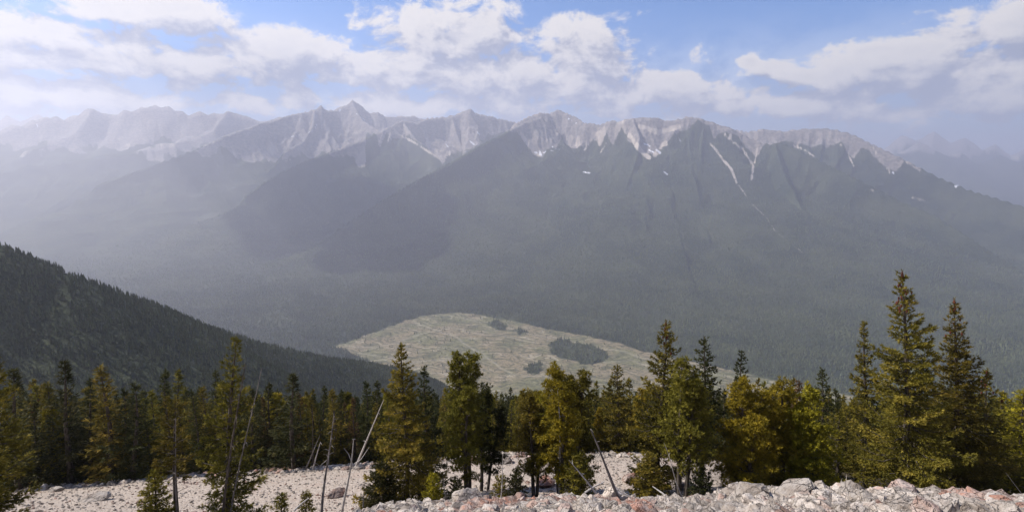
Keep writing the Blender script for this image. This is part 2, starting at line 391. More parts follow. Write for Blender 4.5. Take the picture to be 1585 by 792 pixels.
# masks that lie on the land
ELEV = FZ/np.hypot(FX, FY)
HOR = np.maximum.accumulate(ELEV, axis=0)      # skyline of everything nearer, used only to skip trees nobody can see
PX_, PY_ = project(FX, FY, np.where(FY > 10, FZ, 0)+0.0); PX_ = np.where(FY > 10, PX_, -9999)
near_mtn = (FC >= 3)
slope_n = fbm(FX/260, FY/260, 3, 50)
line = 110+150*slope_n+60*fbm(FX/80, FY/80, 3, 51)+190*np.clip(FG, -1, 1)
line = np.where(FC == 4, line+120, line); line = np.where(FC == 5, line+100, line)
rock = np.where(near_mtn, sstep(FZ-line, -50, 50), 0)
TREELINE = [(560,212),(580,208),(588,232),(598,208),(606,220),(634,214),(659,232),(684,250),(698,240),(719,232),(747,218),(779,203),(800,206),(811,225),(839,245),(845,233),(860,232),(870,214),(882,232),(892,229),(905,226),(917,214),(928,226),(938,207),(950,222),(962,201),(972,216),(995,243),(1012,246),(1030,222),(1051,205),(1079,195),(1098,202),(1106,222),(1113,210),(1136,211),(1155,232),(1163,240),(1170,247),(1181,226),(1197,220),(1227,219),(1257,236),(1275,226),(1303,225),(1322,244),(1333,230),(1355,238),(1375,262),(1388,268),(1400,252),(1430,268)]
tlx, tly = zip(*TREELINE)
seen_face = (ELEV >= HOR-0.004) & (FC == 3) & (PX_ > 566) & (PX_ < 1425)
tl_d = np.interp(PX_, tlx, tly)-PY_+9*slope_n+5*fbm(FX/80, FY/80, 3, 51)-5*FG
rock = np.where(seen_face, sstep(tl_d, -4, 4), rock)
scree = np.where(near_mtn, sstep(FZ-line, -260, -20)*sstep(-FG, -0.05, 0.35)*sstep(line+400-FZ, 0, 250), 0)
scree = np.where(seen_face, sstep(tl_d, -5, 2)*sstep(tl_d, 34, 8)*sstep(-FG+0.5*fbm(FX/70, FY/70, 3, 55), -0.15, 0.30), scree)
snow = np.zeros_like(FZ); clearing_scars = np.zeros_like(FZ)
def stroke(pts, w, target, wt=1.0, cls=None):
    """a mark on the land along photo points; lands on the first surface that is seen there"""
    for (x0, y0), (x1, y1) in zip(pts[:-1], pts[1:]):
        k = (PX_ > min(x0, x1)-3*w) & (PX_ < max(x0, x1)+3*w) & (PY_ > min(y0, y1)-3*w) & (PY_ < max(y0, y1)+3*w) & near_mtn
        if not k.any(): continue
        ex, ey = x1-x0, y1-y0; l2 = max(ex*ex+ey*ey, 1e-6); x, y = PX_[k], PY_[k]
        t = np.clip(((x-x0)*ex+(y-y0)*ey)/l2, 0, 1); d = np.hypot(x-x0-t*ex, y-y0-t*ey)
        vis = ELEV[k] >= HOR[k]-0.004
        v = wt*np.clip(1.5-d/w, 0, 1)*vis
        target[k] = np.maximum(target[k], v)
SNOW = [([(1478,287),(1483,291)],3),([(350,180),(362,186),(372,192)],1.1),([(53,192),(58,194)],2),([(828,236),(838,240),(834,232)],2.2),([(855,228),(866,231)],1.6),
 ([(878,183),(884,186)],1.4),([(891,191),(896,192)],2),([(1004,232),(1012,236)],1.8),([(996,222),(1006,226)],1.8),([(1016,232),(1022,237)],2.6),([(735,176),(743,178)],1.4),([(738,204),(742,208)],1.6),([(728,219),(734,224)],2.2),
 ([(840,236),(860,232)],1.4),([(520,172),(530,170)],1.2),([(478,205),(488,200),(490,192)],1.3),([(450,212),(466,209)],1.1),([(690,223),(694,228)],1.4),([(903,266),(913,268)],2.0),([(1028,266),(1033,270)],1.8),([(1446,188),(1462,193)],1.6),([(1470,203),(1484,207)],1.8),([(1413,192),(1435,191)],1.3),([(1490,208),(1496,209)],1.4),
 ([(552,176),(566,188)],1.0),([(1050,214),(1054,219)],1.6),([(1375,262),(1384,268)],1.6)]
for pts, w in SNOW: stroke(pts, w*0.7, snow, 0.8)
SCREE = [([(1098,221),(1108,232),(1120,248),(1132,262),(1140,282)],2.6),([(1122,208),(1138,222),(1150,232),(1160,246),(1166,258),(1163,278)],2.6),([(1172,232),(1168,252)],2.0),
 ([(1140,282),(1150,296),(1162,314),(1185,335),(1200,358)],1.8),([(1205,362),(1222,374),(1244,392)],1.3),([(1225,224),(1245,232),(1260,242)],1.8),([(1300,222),(1312,238),(1322,258)],1.6),([(1352,230),(1366,252),(1378,268)],1.8),([(1412,305),(1432,312),(1440,318)],3.2),
 ([(1338,293),(1352,295)],1.6),([(592,206),(586,224)],1.8),([(604,206),(600,220)],1.6),([(612,205),(640,220),(668,238),(688,248)],2.4),([(806,206),(820,228),(836,242)],3),([(935,196),(920,212),(905,232)],1.8),([(958,198),(942,216),(930,236)],1.8),
 ([(975,210),(990,232),(1004,244)],4),([(1030,222),(1014,240)],4),([(884,212),(882,222)],3.0),([(480,408),(500,411)],3.0),([(350,390),(400,404)],2.0),([(775,388),(812,392)],2.0),([(990,196),(1020,205),(1050,196)],4)]
for pts, w in SCREE: stroke(pts, w*(0.8 if w < 3 else 1), scree, 1.15 if pts[0][1] < 270 else 0.62 if pts[0][1] < 370 or pts[0][0] > 1000 else 0.42)
scree *= np.clip(0.75+0.7*fbm(FX/90, FY/90, 3, 53), 0, 1)
cl_sdf = np.full(FZ.shape, -999.0); kk = (FZ < VALLEY+60) & (np.abs(FX) < 3000) & (FY > 1000) & (FY < 4500)
c_ = poly_sdf(FX[kk]+30*fbm(FX[kk]/60, FY[kk]/60, 4, 60), FY[kk], CLEAR_W)
for q in ISLES_W: c_ = np.minimum(c_, -poly_sdf(FX[kk]+22*fbm(FX[kk]/35, FY[kk]/35, 3, 63), FY[kk]+22*fbm(FX[kk]/35, FY[kk]/35, 3, 64), q))
cl_sdf[kk] = c_
TRACKS = [[(535,535),(580,538),(640,520),(700,508),(760,520),(830,530)],[(640,498),(700,520),(760,560),(800,580),(860,585)],[(700,490),(760,500),(840,520),(960,545),(1080,575),(1200,600)],[(560,545),(640,560),(700,556),(740,572)],[(930,560),(980,556),(1060,580)]]
track = np.zeros_like(FZ)
for tr in TRACKS:
    pw = [floor_pt(*p) for p in tr]
    for (ax, ay), (bx, by) in zip(pw[:-1], pw[1:]):
        ex, ey = bx-ax, by-ay; x = FX[kk]+25*fbm(FX[kk]/150, FY[kk]/150, 2, 61); y = FY[kk]+25*fbm(FX[kk]/150, FY[kk]/150, 2, 62)
        t = np.clip(((x-ax)*ex+(y-ay)*ey)/(ex*ex+ey*ey), 0, 1); d = np.hypot(x-ax-t*ex, y-ay-t*ey)
        track[kk] = np.maximum(track[kk], 0.16*np.clip(1.5-d/7, 0, 1))
# meadows along the valley
glade = np.zeros_like(FZ)
scree = np.maximum(scree, glade)
idx = np.arange(NR*NA).reshape(NR, NA)
# close the ring round the back
quad = np.stack([idx[:-1, :-1], idx[:-1, 1:], idx[1:, 1:], idx[1:, :-1]], -1).reshape(-1, 4)[:, ::-1]
ring = np.stack([idx[:-1, -1], idx[:-1, 0], idx[1:, 0], idx[1:, -1]], -1)[:, ::-1]
quad = np.concatenate([quad, ring])
VV = np.stack([FX, FY, FZ], -1).reshape(-1, 3)
ATT = dict(rock=rock.ravel(), scree=scree.ravel(), snow=snow.ravel(), clear=cl_sdf.ravel(), track=track.ravel())
fcls = FC.ravel()[quad[:, 0]]
for c, nm, lab in ((0, 'hillside', 'steep forested flank falling away below the scree'), (1, 'hill', 'dark forested shoulder sloping down to the valley'),
              (2, 'valley_floor', 'flat forested valley floor with a pale logged clearing'), (3, 'mountain', 'long mountain range with bare rocky crest above dark forest'),
              (4, 'mountain', 'hazy blue grey peaks at the far end of the range'), (5, 'mountain', 'faint far mountains almost lost in haze')):
    q = quad[fcls == c]
    if not len(q): continue
    used, inv = np.unique(q, return_inverse=True)
    me = mesh_np(nm, VV[used], inv.reshape(-1, 4), M_LAND, True, {k: v[used] for k, v in ATT.items()})
    tag(obj(nm, me), lab, kind='structure')

# ---------------------------------------------------------------- haze: one box of pale smoke round everything
TOP = float(FZ.max())+15; LOW = float(FZ.min())-1; HB = 27000.0
bm = bmesh.new(); bmesh.ops.create_cube(bm, size=1)
for v in bm.verts: v.co = (v.co.x*2*HB, v.co.y*2*HB, TOP if v.co.z > 0 else LOW)
me = bpy.data.meshes.new('haze'); bm.to_mesh(me); bm.free()
hm = bpy.data.materials.new('haze'); hm.use_nodes = True; ht = NT(hm.node_tree); ht.n.clear()
pv = ht.node('ShaderNodeVolumePrincipled'); pv.inputs['Color'].default_value = (0.82, 0.835, 0.965, 1)
pv.inputs['Density'].default_value = HAZE_DENSITY; pv.inputs['Anisotropy'].default_value = 0.40
ho = ht.node('ShaderNodeOutputMaterial'); ht.l.new(pv.outputs[0], ho.inputs['Volume'])
me.materials.append(hm); tag(obj('haze', me), 'thin pale wildfire smoke filling the valley', kind='stuff')

# cumulus above the haze, up and to the left out of the picture: their shade darkens the air over the far valley
M_CLOUD, t_, b_ = new_mat('cloud_white', 1.0, 0.0); b_.inputs['Base Color'].default_value = (0.85, 0.85, 0.88, 1)
def cumulus(loc, size, seed):
    r = random.Random(seed); bm = bmesh.new()
    for i in range(26):
        a = r.random()*6.28; q = r.random()**0.6; s_ = size*(0.16+0.20*r.random())*(1.1-0.5*q)
        bmesh.ops.create_icosphere(bm, subdivisions=3, radius=s_, matrix=Matrix.Translation((math.cos(a)*q*size*0.8, math.sin(a)*q*size*0.5, s_*0.6+r.random()*size*0.12*(1-q))))
    co = np.array([v.co for v in bm.verts]); n = fbm(co[:, 0]/(size*.10)+co[:, 2]/(size*.13), co[:, 1]/(size*.10)+seed, 4, seed)
    for v, k in zip(bm.verts, n):
        v.co += v.normal*k*size*0.06; v.co.z = max(v.co.z, size*0.01*k)
    me = bpy.data.meshes.new('cloud'); bm.to_mesh(me); bm.free(); me.materials.append(M_CLOUD)
    for p in me.polygons: p.use_smooth = True
    tag(obj('cloud', me, None, loc), 'white cumulus cloud standing high over the far valley', kind='stuff')
for i, (px, py, yy, up, size) in enumerate([(450,265,5600,3600,1500),(500,310,4700,3600,850),(235,235,6800,3600,620)]):
    p = P(px, py, yy); L = (up-p[2])/sd.z; cumulus((p[0]+sd.x*L, p[1]+sd.y*L, up), size, 5+i)
# ---------------------------------------------------------------- tree and rock builders
def needle_material(name, lo, hi, tip, var=0.25, patchy=False):
    m, t, b = new_mat(name, 0.7, 0.15)
    oi = t.node('ShaderNodeObjectInfo'); tone = attr(t, 'tone')
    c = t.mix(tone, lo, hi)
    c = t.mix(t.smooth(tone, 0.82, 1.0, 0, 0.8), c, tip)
    hs = t.node('ShaderNodeHueSaturation'); t.l.new(c, hs.inputs['Color'])
    t.l.new(t.m('ADD', 1-var, t.m('MULTIPLY', oi.outputs['Random'], 2*var)), hs.inputs['Value'])
    t.l.new(t.m('ADD', 0.485, t.m('MULTIPLY', t.m('FRACT', t.m('MULTIPLY', oi.outputs['Random'], 7.3)), 0.03)), hs.inputs['Hue'])
    outc = hs.outputs[0]
    if patchy:      # stands of different kinds and ages
        ps = t.node('ShaderNodeNewGeometry').outputs['Position']; pn = t.noise(ps, 0.0035, 5, 0.6)
        outc = t.mix(t.smooth(pn, 0.36, 0.64), t.mix(0.35, outc, (0.02, 0.03, 0.02)), t.mix(0.25, outc, (0.16, 0.15, 0.07)))
    tr = t.node('ShaderNodeBsdfTranslucent'); mx = t.node('ShaderNodeMixShader'); mx.inputs[0].default_value = 0.22
    t.l.new(outc, b.inputs['Base Color']); t.l.new(outc, tr.inputs[0])
    t.l.new(b.outputs[0], mx.inputs[1]); t.l.new(tr.outputs[0], mx.inputs[2])
    t.l.new(mx.outputs[0], t.n['Material Output'].inputs[0]); return m
M_SPRUCE = needle_material('spruce_needles', (0.062, 0.056, 0.009), (0.20, 0.165, 0.022), (0.34, 0.26, 0.045))
M_DARK = needle_material('dark_and_shaded_needles', (0.028, 0.034, 0.010), (0.062, 0.064, 0.018), (0.10, 0.09, 0.025))  # naturally dark trees; also stands in for shade on the row behind the gravel
M_PINE = needle_material('pine_needles', (0.10, 0.088, 0.008), (0.33, 0.255, 0.018), (0.52, 0.40, 0.035), 0.10)
M_RUST = needle_material('brown_needles', (0.07, 0.045, 0.02), (0.13, 0.075, 0.03), (0.17, 0.10, 0.04))
M_FAR = needle_material('forest_needles', (0.060, 0.080, 0.042), (0.155, 0.185, 0.092), (0.19, 0.20, 0.105), 0.4, True)
def bark(name, a, b_, sc_=14):
    m, t, b = new_mat(name, 0.95, 0.1); pos = t.node('ShaderNodeTexCoord').outputs['Object']
    n = t.noise(t.vm('MULTIPLY', pos, (1, 1, 0.25)), sc_, 5, 0.65)
    t.l.new(t.mix(t.smooth(n, 0.35, 0.65), a, b_), b.inputs['Base Color']); bump(t, b, n, 0.8, 0.03); return m
M_BARK = bark('grey_brown_bark', (0.045, 0.036, 0.028), (0.13, 0.11, 0.095))
M_SNAG = bark('weathered_grey_wood', (0.09, 0.08, 0.072), (0.26, 0.235, 0.22))
M_WHITE = bark('bleached_wood', (0.30, 0.275, 0.25), (0.56, 0.52, 0.48))
M_CONE, t_, b_ = new_mat('spruce_cones', 0.8, 0.2); b_.inputs['Base Color'].default_value = (0.12, 0.042, 0.024, 1)

def tube(pts, rad, n=6):
    pts = np.asarray(pts, float); k = len(pts); rad = np.broadcast_to(rad, (k,))
    tan = np.gradient(pts, axis=0); tan /= np.linalg.norm(tan, axis=1)[:, None]+1e-9
    ref = np.array((0.31, 0.95, 0.05)); u = np.cross(tan, ref); u /= np.linalg.norm(u, axis=1)[:, None]+1e-9; v = np.cross(tan, u)
    a = np.linspace(0, 2*np.pi, n, endpoint=False)
    V = pts[:, None]+rad[:, None, None]*(np.cos(a)[None, :, None]*u[:, None]+np.sin(a)[None, :, None]*v[:, None])
    i = np.arange(k-1)[:, None]*n; j = np.arange(n)[None]; j2 = (j+1) % n
    Fq = np.stack([i+j, i+j2, i+n+j2, i+n+j], -1).reshape(-1, 4)
    return V.reshape(-1, 3), Fq
class Geo:
    def __init__(s): s.v = []; s.q = []; s.t = []; s.a = []; s.n = 0
    def add(s, V, Fa, tone=0.5):
        Fa = Fa+s.n; (s.q if Fa.shape[1] == 4 else s.t).append(Fa); s.v.append(V); s.a.append(np.broadcast_to(tone, (len(V),))); s.n += len(V)
    def mesh(s, name, mat, smooth=False):
        fl = [np.concatenate(x) for x in (s.q, s.t) if x]
        return mesh_np(name, np.concatenate(s.v), fl, mat, smooth, {'tone': np.concatenate(s.a)})
def tufts(g, pos, dirs, length, tone, k=5, wid=0.30, spread=0.55, r=rng):
    """needle tufts: k slim blades fanned round each twig"""
    n = len(pos)
    if not n: return
    dirs = dirs/(np.linalg.norm(dirs, axis=1)[:, None]+1e-9)
    ref = r.normal(size=(n, 3)); u = np.cross(dirs, ref); u /= np.linalg.norm(u, axis=1)[:, None]+1e-9; w = np.cross(dirs, u)
    a = (np.arange(k)[None]*2*np.pi/k)+r.random((n, k))*0.8
    rad = np.cos(a)[..., None]*u[:, None]+np.sin(a)[..., None]*w[:, None]; tang = -np.sin(a)[..., None]*u[:, None]+np.cos(a)[..., None]*w[:, None]
    ln = (length*np.ones(n))[:, None]*(0.75+0.5*r.random((n, k)))
    sp = spread*(0.6+0.8*r.random((n, k)))
    tipd = dirs[:, None]+rad*sp[..., None]; tipd /= np.linalg.norm(tipd, axis=2)[..., None]
    base = pos[:, None]+rad*0.0; tip = base+tipd*ln[..., None]; mid = base+tipd*ln[..., None]*0.42
    hw = (ln*wid*0.5)[..., None]*tang
    V = np.stack([mid-hw, mid+hw, tip], 2)
    V[:, :, 0] -= tipd*ln[..., None]*0.30; V[:, :, 1] -= tipd*ln[..., None]*0.30
    F_ = np.arange(n*k*3).reshape(-1, 3)
    tn = np.repeat(np.clip(tone+0.18*r.normal(size=n), 0, 1), k*3)
    g.add(V.reshape(-1, 3), F_, tn)

def spruce(seed, h, rb, tuft=0.13, low=0.06, whorl=0.30, nb=6, narrow=0.9, sparse=0.0, droop=0.25, one_side=None, T=5, wood=True, bend=0.0, coneset=0, bare_top=0.0, twist=None):
    """h metres tall, crown radius rb at the base; returns trunk, crown, cones geometry"""
    r = np.random.default_rng(seed); tg = Geo(); cg = Geo(); kg = Geo()
    zz = np.linspace(0, 1, 9); off = np.stack([bend*zz**2*h*0.5+0.012*h*np.sin(zz*5+seed), 0.010*h*np.cos(zz*4+seed*2)-0.010*h*math.cos(seed*2), zz*h], 1); off[:, 0] -= off[0, 0]
    r0 = 0.013*h+0.02
    V, Fq = tube(off, r0*(1-zz)**0.8+0.006, 7 if T > 3 else 4); tg.add(V, Fq)
    def axis(z): return np.array([np.interp(z, off[:, 2], off[:, 0]), np.interp(z, off[:, 2], off[:, 1]), z])
    z = low*h; lumps = r.random(12)
    while z < h*0.985:
        f = z/h; prof = (1-f)**narrow*(1-0.35*np.exp(-((f-low)/0.10)))
        n = nb if f < 0.8 else max(3, nb-1); a0 = r.random()*6.28
        for b in range(n):
            if r.random() < sparse: continue
            a = a0+b*6.283/n+r.normal()*0.3; zb = z+r.normal()*whorl*0.3
            L = rb*prof*(0.62+0.55*r.random())*(0.85+0.3*lumps[int((a % 6.28)/6.28*11.9)])+0.10
            if r.random() < 0.06: L *= 1.35
            if one_side is not None: L *= 0.6+0.55*max(0, math.cos(a-one_side))
            rise = 0.75*f**1.5-droop*(1-f)+r.normal()*0.10
            d = np.array([math.cos(a), math.sin(a), rise]); d /= np.linalg.norm(d); s = np.array([-math.sin(a), math.cos(a), 0])
            p0 = axis(zb)
            u = np.linspace(0, 1, 5)[:, None]; curve = p0+d*L*u+np.array([0, 0, 1])*(-0.10*np.sin(u*np.pi)+0.16*u**3)*L*(1-f)
            if wood and L > 0.35: Vb, Fb = tube(curve[::2], np.array([0.022, 0.014, 0.005])*(0.35+L*0.6), 3); tg.add(Vb, Fb)
            area = 0.30*L*L+0.06*L; nt = int(max(4, area/(tuft*tuft*0.52)))
            q = r.random(nt)**0.72*0.92+0.08; sidew = (r.random(nt)*2-1); wmax = L*0.27*np.clip(1.25-q, 0.1, 1)*np.clip(q*3.5, 0.15, 1)
            c = np.stack([np.interp(q, u[:, 0], curve[:, i]) for i in range(3)], 1)
            pos = c+s*(sidew*wmax)[:, None]+np.array([0, 0, 1])*(-np.abs(sidew)*wmax*0.28+r.normal(size=nt)*0.035*L)[:, None]
            dd = d[None]*0.8+s[None]*sidew[:, None]*1.3+r.normal(size=(nt, 3))*0.25; dd[:, 2] += 0.18
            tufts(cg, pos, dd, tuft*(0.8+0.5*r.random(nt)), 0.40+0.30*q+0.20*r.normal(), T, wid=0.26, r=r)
        z += whorl*(0.65+0.5*(1-f))*(0.8+0.4*r.random())
    tz = h*(0.93+0.07*np.linspace(0, 1, 9)); tufts(cg, np.array([axis(q) for q in tz]), np.tile([0, 0, 1.0], (9, 1)), tuft*1.1, 0.6, T, spread=0.7, r=r)
    for i in range(coneset):
        f = 1-0.16*r.random()**1.2; a = r.random()*6.28; p = axis(f*h)+np.array([math.cos(a), math.sin(a), -0.2])*(1-f)*rb*(0.5+0.9*r.random())+[0, 0, -0.05]
        Vc, Fc = tube([p+[0, 0, 0.05], p, p+[0, 0, -0.07], p+[0, 0, -0.13]], [0.012, 0.042, 0.038, 0.008], 5); kg.add(Vc, Fc)
    return tg, cg, kg
def pine(seed, h, rb, tuft=0.15, low=0.25, stems=1, T=6, top=0.55, dens=1.0, lean=0.12):
    """rounded clumpy crown carried on one or several stems"""
    r = np.random.default_rng(seed); tg = Geo(); cg = Geo(); kg = Geo()
    for s_ in range(stems):
        a = r.random()*6.28; hs = h*(1 if s_ == 0 else 0.72+0.22*r.random()); o = np.array([math.cos(a), math.sin(a), 0])*(0.0 if s_ == 0 else 0.22+0.15*r.random())
        zz = np.linspace(0, 1, 9); lx = o[None]*(1+zz[:, None]*rb*1.6*(0 if s_ == 0 else 1)); wob = np.stack([np.sin(zz*4+seed+s_), np.cos(zz*3.3+seed)-math.cos(seed), 0*zz], 1)*0.018*h*zz[:, None]
        ax = lx+wob+np.stack([lean*0*zz, 0*zz, zz*hs], 1)
        V, Fq = tube(ax, (0.013*hs+0.02)*(1-zz)**0.7+0.006, 7 if T > 3 else 4); tg.add(V, Fq)
        R_ = rb*(1 if stems == 1 else 0.72)
        z = low*hs*(0.9+0.3*r.random())
        while z < hs*0.97:
            f = (z/hs-low)/(1-low); f = max(f, 0)
            prof = (0.6+0.4*min(1, f/0.22))*(1-f)**0.62*1.12+0.07
            for b in range(4):
                if r.random() > 0.85*dens: continue
                aa = r.random()*6.28; L = R_*prof*(0.45+0.75*r.random())+0.12
                p0 = np.array([np.interp(z, ax[:, 2], ax[:, i]) for i in range(3)]); p0[2] = z+r.normal()*0.05
                rise = 0.25+0.75*f+0.15*r.normal(); d = np.array([math.cos(aa), math.sin(aa), rise]); d /= np.linalg.norm(d)
                end = p0+d*L; Vb, Fb = tube([p0, p0+d*L*0.5-[0, 0, 0.05*L], end], np.array([0.026, 0.018, 0.006])*(0.4+L*0.5), 3); tg.add(Vb, Fb)
                ncl = max(1, int(L*2.6))
                for c in range(ncl+1):
                    u = 0.35+0.65*(c+1)/(ncl+1); cc = p0+d*L*u+r.normal(size=3)*np.array([0.20, 0.20, 0.12])*L*0.55*(1 if c else 0.2)
                    rc = 0.10+0.11*r.random(); nt = int(6+rc*42)
                    nv = r.normal(size=(nt, 3)); nv[:, 2] = nv[:, 2]*0.8+0.35; nv /= np.linalg.norm(nv, axis=1)[:, None]
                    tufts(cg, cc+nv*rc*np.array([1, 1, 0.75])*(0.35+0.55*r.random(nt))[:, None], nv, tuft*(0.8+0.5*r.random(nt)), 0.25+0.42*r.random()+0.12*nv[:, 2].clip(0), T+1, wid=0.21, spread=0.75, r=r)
            z += 0.20*(0.8+0.5*r.random())*(tuft/0.15)**0.5
    return tg, cg, kg
def snag(seed, h, rad, branches=10, fork=False, crook=0.02, blen=0.5, low=0.3):
    r = np.random.default_rng(seed); tg = Geo(); bg_ = Geo()
    zz = np.linspace(0, 1, 10); ax = np.stack([crook*h*np.sin(zz*4+seed)-crook*h*math.sin(seed), crook*h*np.cos(zz*5+seed)-crook*h*math.cos(seed), zz*h], 1)
    V, Fq = tube(ax, rad*(1-zz*0.78), 7); tg.add(V, Fq)
    tops = [(ax, 0)]
    if fork:
        p = ax[6]; f = np.array([p, p+[0.10*h, 0, 0.10*h], p+[0.17*h, 0.02, 0.26*h]]); V, Fq = tube(f, [rad*0.45, rad*0.3, rad*0.1], 5); tg.add(V, Fq)
        f = np.array([p+[0.02*h, 0, .02*h], p+[-0.04*h, 0, 0.14*h], p+[-0.10*h, 0.02, 0.2*h]]); V, Fq = tube(f, [rad*0.35, rad*0.2, rad*0.07], 5); tg.add(V, Fq)
    for i in range(branches):
        z = low+(1-low)*r.random(); p = np.array([np.interp(z*h, ax[:, 2], ax[:, k]) for k in range(3)]); a = r.random()*6.28; L = blen*(0.3+0.9*r.random())*(1.1-z*0.6)
        d = np.array([math.cos(a), math.sin(a), r.normal()*0.4]); q = np.array([p, p+d*L*0.5+[0, 0, 0.03], p+d*L+[0, 0, 0.12*L*r.normal()]])
        V, Fq = tube(q, [rad*0.22+0.003, rad*0.14+0.002, 0.003], 4); bg_.add(V, Fq)
    return tg, bg_

# ---------------------------------------------------------------- ground under the camera
def gz(x, y):
    """height of the near ground"""
    x = np.atleast_1d(np.asarray(x, float)); y = np.atleast_1d(np.asarray(y, float))
    z = terrain(x, y)[0]; r = np.hypot(x, y)
    rough = sstep(y, 19.5, 16.5)
    z = z+np.clip(1-(r-40)/16, 0, 1)*(rough*(0.16*ridged(x/1.3, y/1.3, 3, 70)+0.10*fbm(x/3.1, y/3.1, 2, 71))+0.07*fbm(x/2.4, y/2.4, 3, 72)+0.02*fbm(x/.35, y/.35, 2, 73))
    return z
def near_sheet():
    az = np.radians(np.concatenate([np.arange(-180, -52, 4), np.arange(-52, 52, 0.3), np.arange(52, 180, 4)])); rr = [0.4]
    while rr[-1] < 12: rr.append(rr[-1]*1.12)
    while rr[-1] < 24: rr.append(rr[-1]+0.11)
    while rr[-1] < 48: rr.append(rr[-1]+0.35)
    rr.append(52); rr.append(56); rr.append(59.5); rr = np.array(rr)
    A, Q = np.meshgrid(az, rr); X = Q*np.sin(A); Y = Q*np.cos(A); Z = gz(X.ravel(), Y.ravel())
    n, m = X.shape; i = np.arange(n*m).reshape(n, m)
    q = np.concatenate([np.stack([i[:-1, :-1], i[:-1, 1:], i[1:, 1:], i[1:, :-1]], -1).reshape(-1, 4), np.stack([i[:-1, -1], i[:-1, 0], i[1:, 0], i[1:, -1]], -1)])[:, ::-1]
    V = np.concatenate([np.stack([X.ravel(), Y.ravel(), Z], -1), [[0, 0, float(gz(0., 0.)[0])]]])
    cap = np.stack([i[0, :], np.roll(i[0, :], -1), np.full(m, n*m)], -1)[:, ::-1]
    return V, [q, cap]
M_SCREE, t_, b_ = new_mat('pale_limestone_gravel', 0.95, 0.1)
pos = t_.node('ShaderNodeNewGeometry').outputs['Position']
vor = t_.node('ShaderNodeTexVoronoi'); vor.inputs['Scale'].default_value = 9.0; t_.l.new(pos, vor.inputs['Vector'])
vo2 = t_.node('ShaderNodeTexVoronoi'); vo2.inputs['Scale'].default_value = 26.0; t_.l.new(pos, vo2.inputs['Vector'])
g0 = t_.noise(pos, 0.35, 4); g1 = t_.noise(pos, 6, 5, 0.7)
soil = t_.mix(g1, (0.26, 0.205, 0.16), (0.44, 0.36, 0.29))
soil = t_.mix(t_.m('MULTIPLY', t_.sep(vor.outputs['Color'])[0], 0.6), soil, (0.54, 0.475, 0.41))
soil = t_.mix(t_.smooth(g0, 0.55, 0.75, 0, 0.6), soil, (0.40, 0.29, 0.235))
duff = t_.mix(g1, (0.035, 0.028, 0.018), (0.10, 0.08, 0.05))
soil = t_.mix(attr(t_, 'duff'), soil, duff)
t_.l.new(soil, b_.inputs['Base Color'])
bump(t_, b_, t_.m('ADD', t_.m('MULTIPLY', vor.outputs['Distance'], -0.6), t_.m('MULTIPLY', vo2.outputs['Distance'], -0.25)), 1.0, 0.10)
V, Fl = near_sheet()
dn = 0.5*fbm(V[:, 0]/3, V[:, 1]/3, 3, 80)
duffm = np.clip((V[:, 1]+dn*4-36.5)/2, 0, 1)
sx = 792.5+F*V[:, 0]/np.maximum(V[:, 1]*1.2, 1)
duffm = np.maximum(duffm, sstep(sx+dn*60, 1060, 1120)*sstep(V[:, 1], 20.3, 21.5))
tag(obj('ground', mesh_np('ground', V, Fl, M_SCREE, True, {'duff': duffm})), 'pale stony scree slope with a levelled gravel bench', kind='structure')
# ---------------------------------------------------------------- placing
def base_at(px, y):
    z = -0.6*y
    for _ in range(5):
        x = (px-792.5)/F*(y*math.cos(PITCH)-z*math.sin(PITCH)); z = float(gz(x, y)[0])
    return x, y, z
def empty(name, loc, rot=(0, 0, 0)):
    o = bpy.data.objects.new(name, None); COL.objects.link(o); o.location = loc; o.rotation_euler = rot; o.empty_display_size = 0.3; return o
def put_parts(root, tg, cg, kg, mat, barkm=M_BARK):
    obj('trunk', tg.mesh('trunk', barkm, True), root)
    if cg is not None: obj('crown', cg.mesh('crown', mat), root)
    if kg is not None and kg.n: obj('cones', kg.mesh('cones', M_CONE, True), root)['kind'] = 'stuff'
def placed(px, y, tx, ty, k=0.85):
    x, y, z = base_at(px, y); tp = P(tx, ty, y); h = tp[2]-z
    return (x, y, z-0.08), h, math.atan2((tp[0]-x)*k, h)
SP = 'spruce_tree'; PI_ = 'pine_tree'
def grow(kind, px, y, tx, ty, hw, mat, label, group=None, name=None, cat='tree', **kw):
    loc, h, ty_rot = placed(px, y, tx, ty)
    rb = (0.84 if kind == PI_ else 0.92)*hw/F*(y*math.cos(PITCH)-loc[2]*math.sin(PITCH))
    seed = kw.pop('seed', int(px*3+y))
    g = (spruce if kind == SP else pine)(seed, h, rb, **kw)
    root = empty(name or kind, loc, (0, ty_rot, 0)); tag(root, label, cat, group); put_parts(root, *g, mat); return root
RB = 'spruces edging the gravel bench'; FRN = 'trees standing among the pale rocks'
grow(SP, 1402, 23.0, 1388, 415, 104, M_SPRUCE, 'tallest spruce of all, with clusters of red brown cones at its tip', FRN, narrow=1.0, coneset=34, nb=6, tuft=.135, droop=.12, sparse=.16, low=.05, seed=11)
grow(SP, 1478, 24.5, 1465, 455, 84, M_SPRUCE, 'broad shaded spruce with a red tipped leader beside the tallest spruce', FRN, narrow=1.0, coneset=18, tuft=.14, nb=6, seed=12)
grow(SP, 1338, 27.0, 1335, 494, 46, M_SPRUCE, 'slender spruce rising close behind the tallest spruce', FRN, narrow=1.0, tuft=.14, seed=13)
grow(SP, 1535, 26.0, 1528, 568, 56, M_SPRUCE, 'shorter spruce with a narrow dark red cone cluster on its top', FRN, narrow=.95, coneset=22, tuft=.14, seed=14)
grow(SP, 1585, 27.0, 1577, 597, 52, M_PINE, 'olive green bushy spruce cut by the frame edge beside the red topped one', FRN, narrow=0.7, tuft=.15, seed=15)
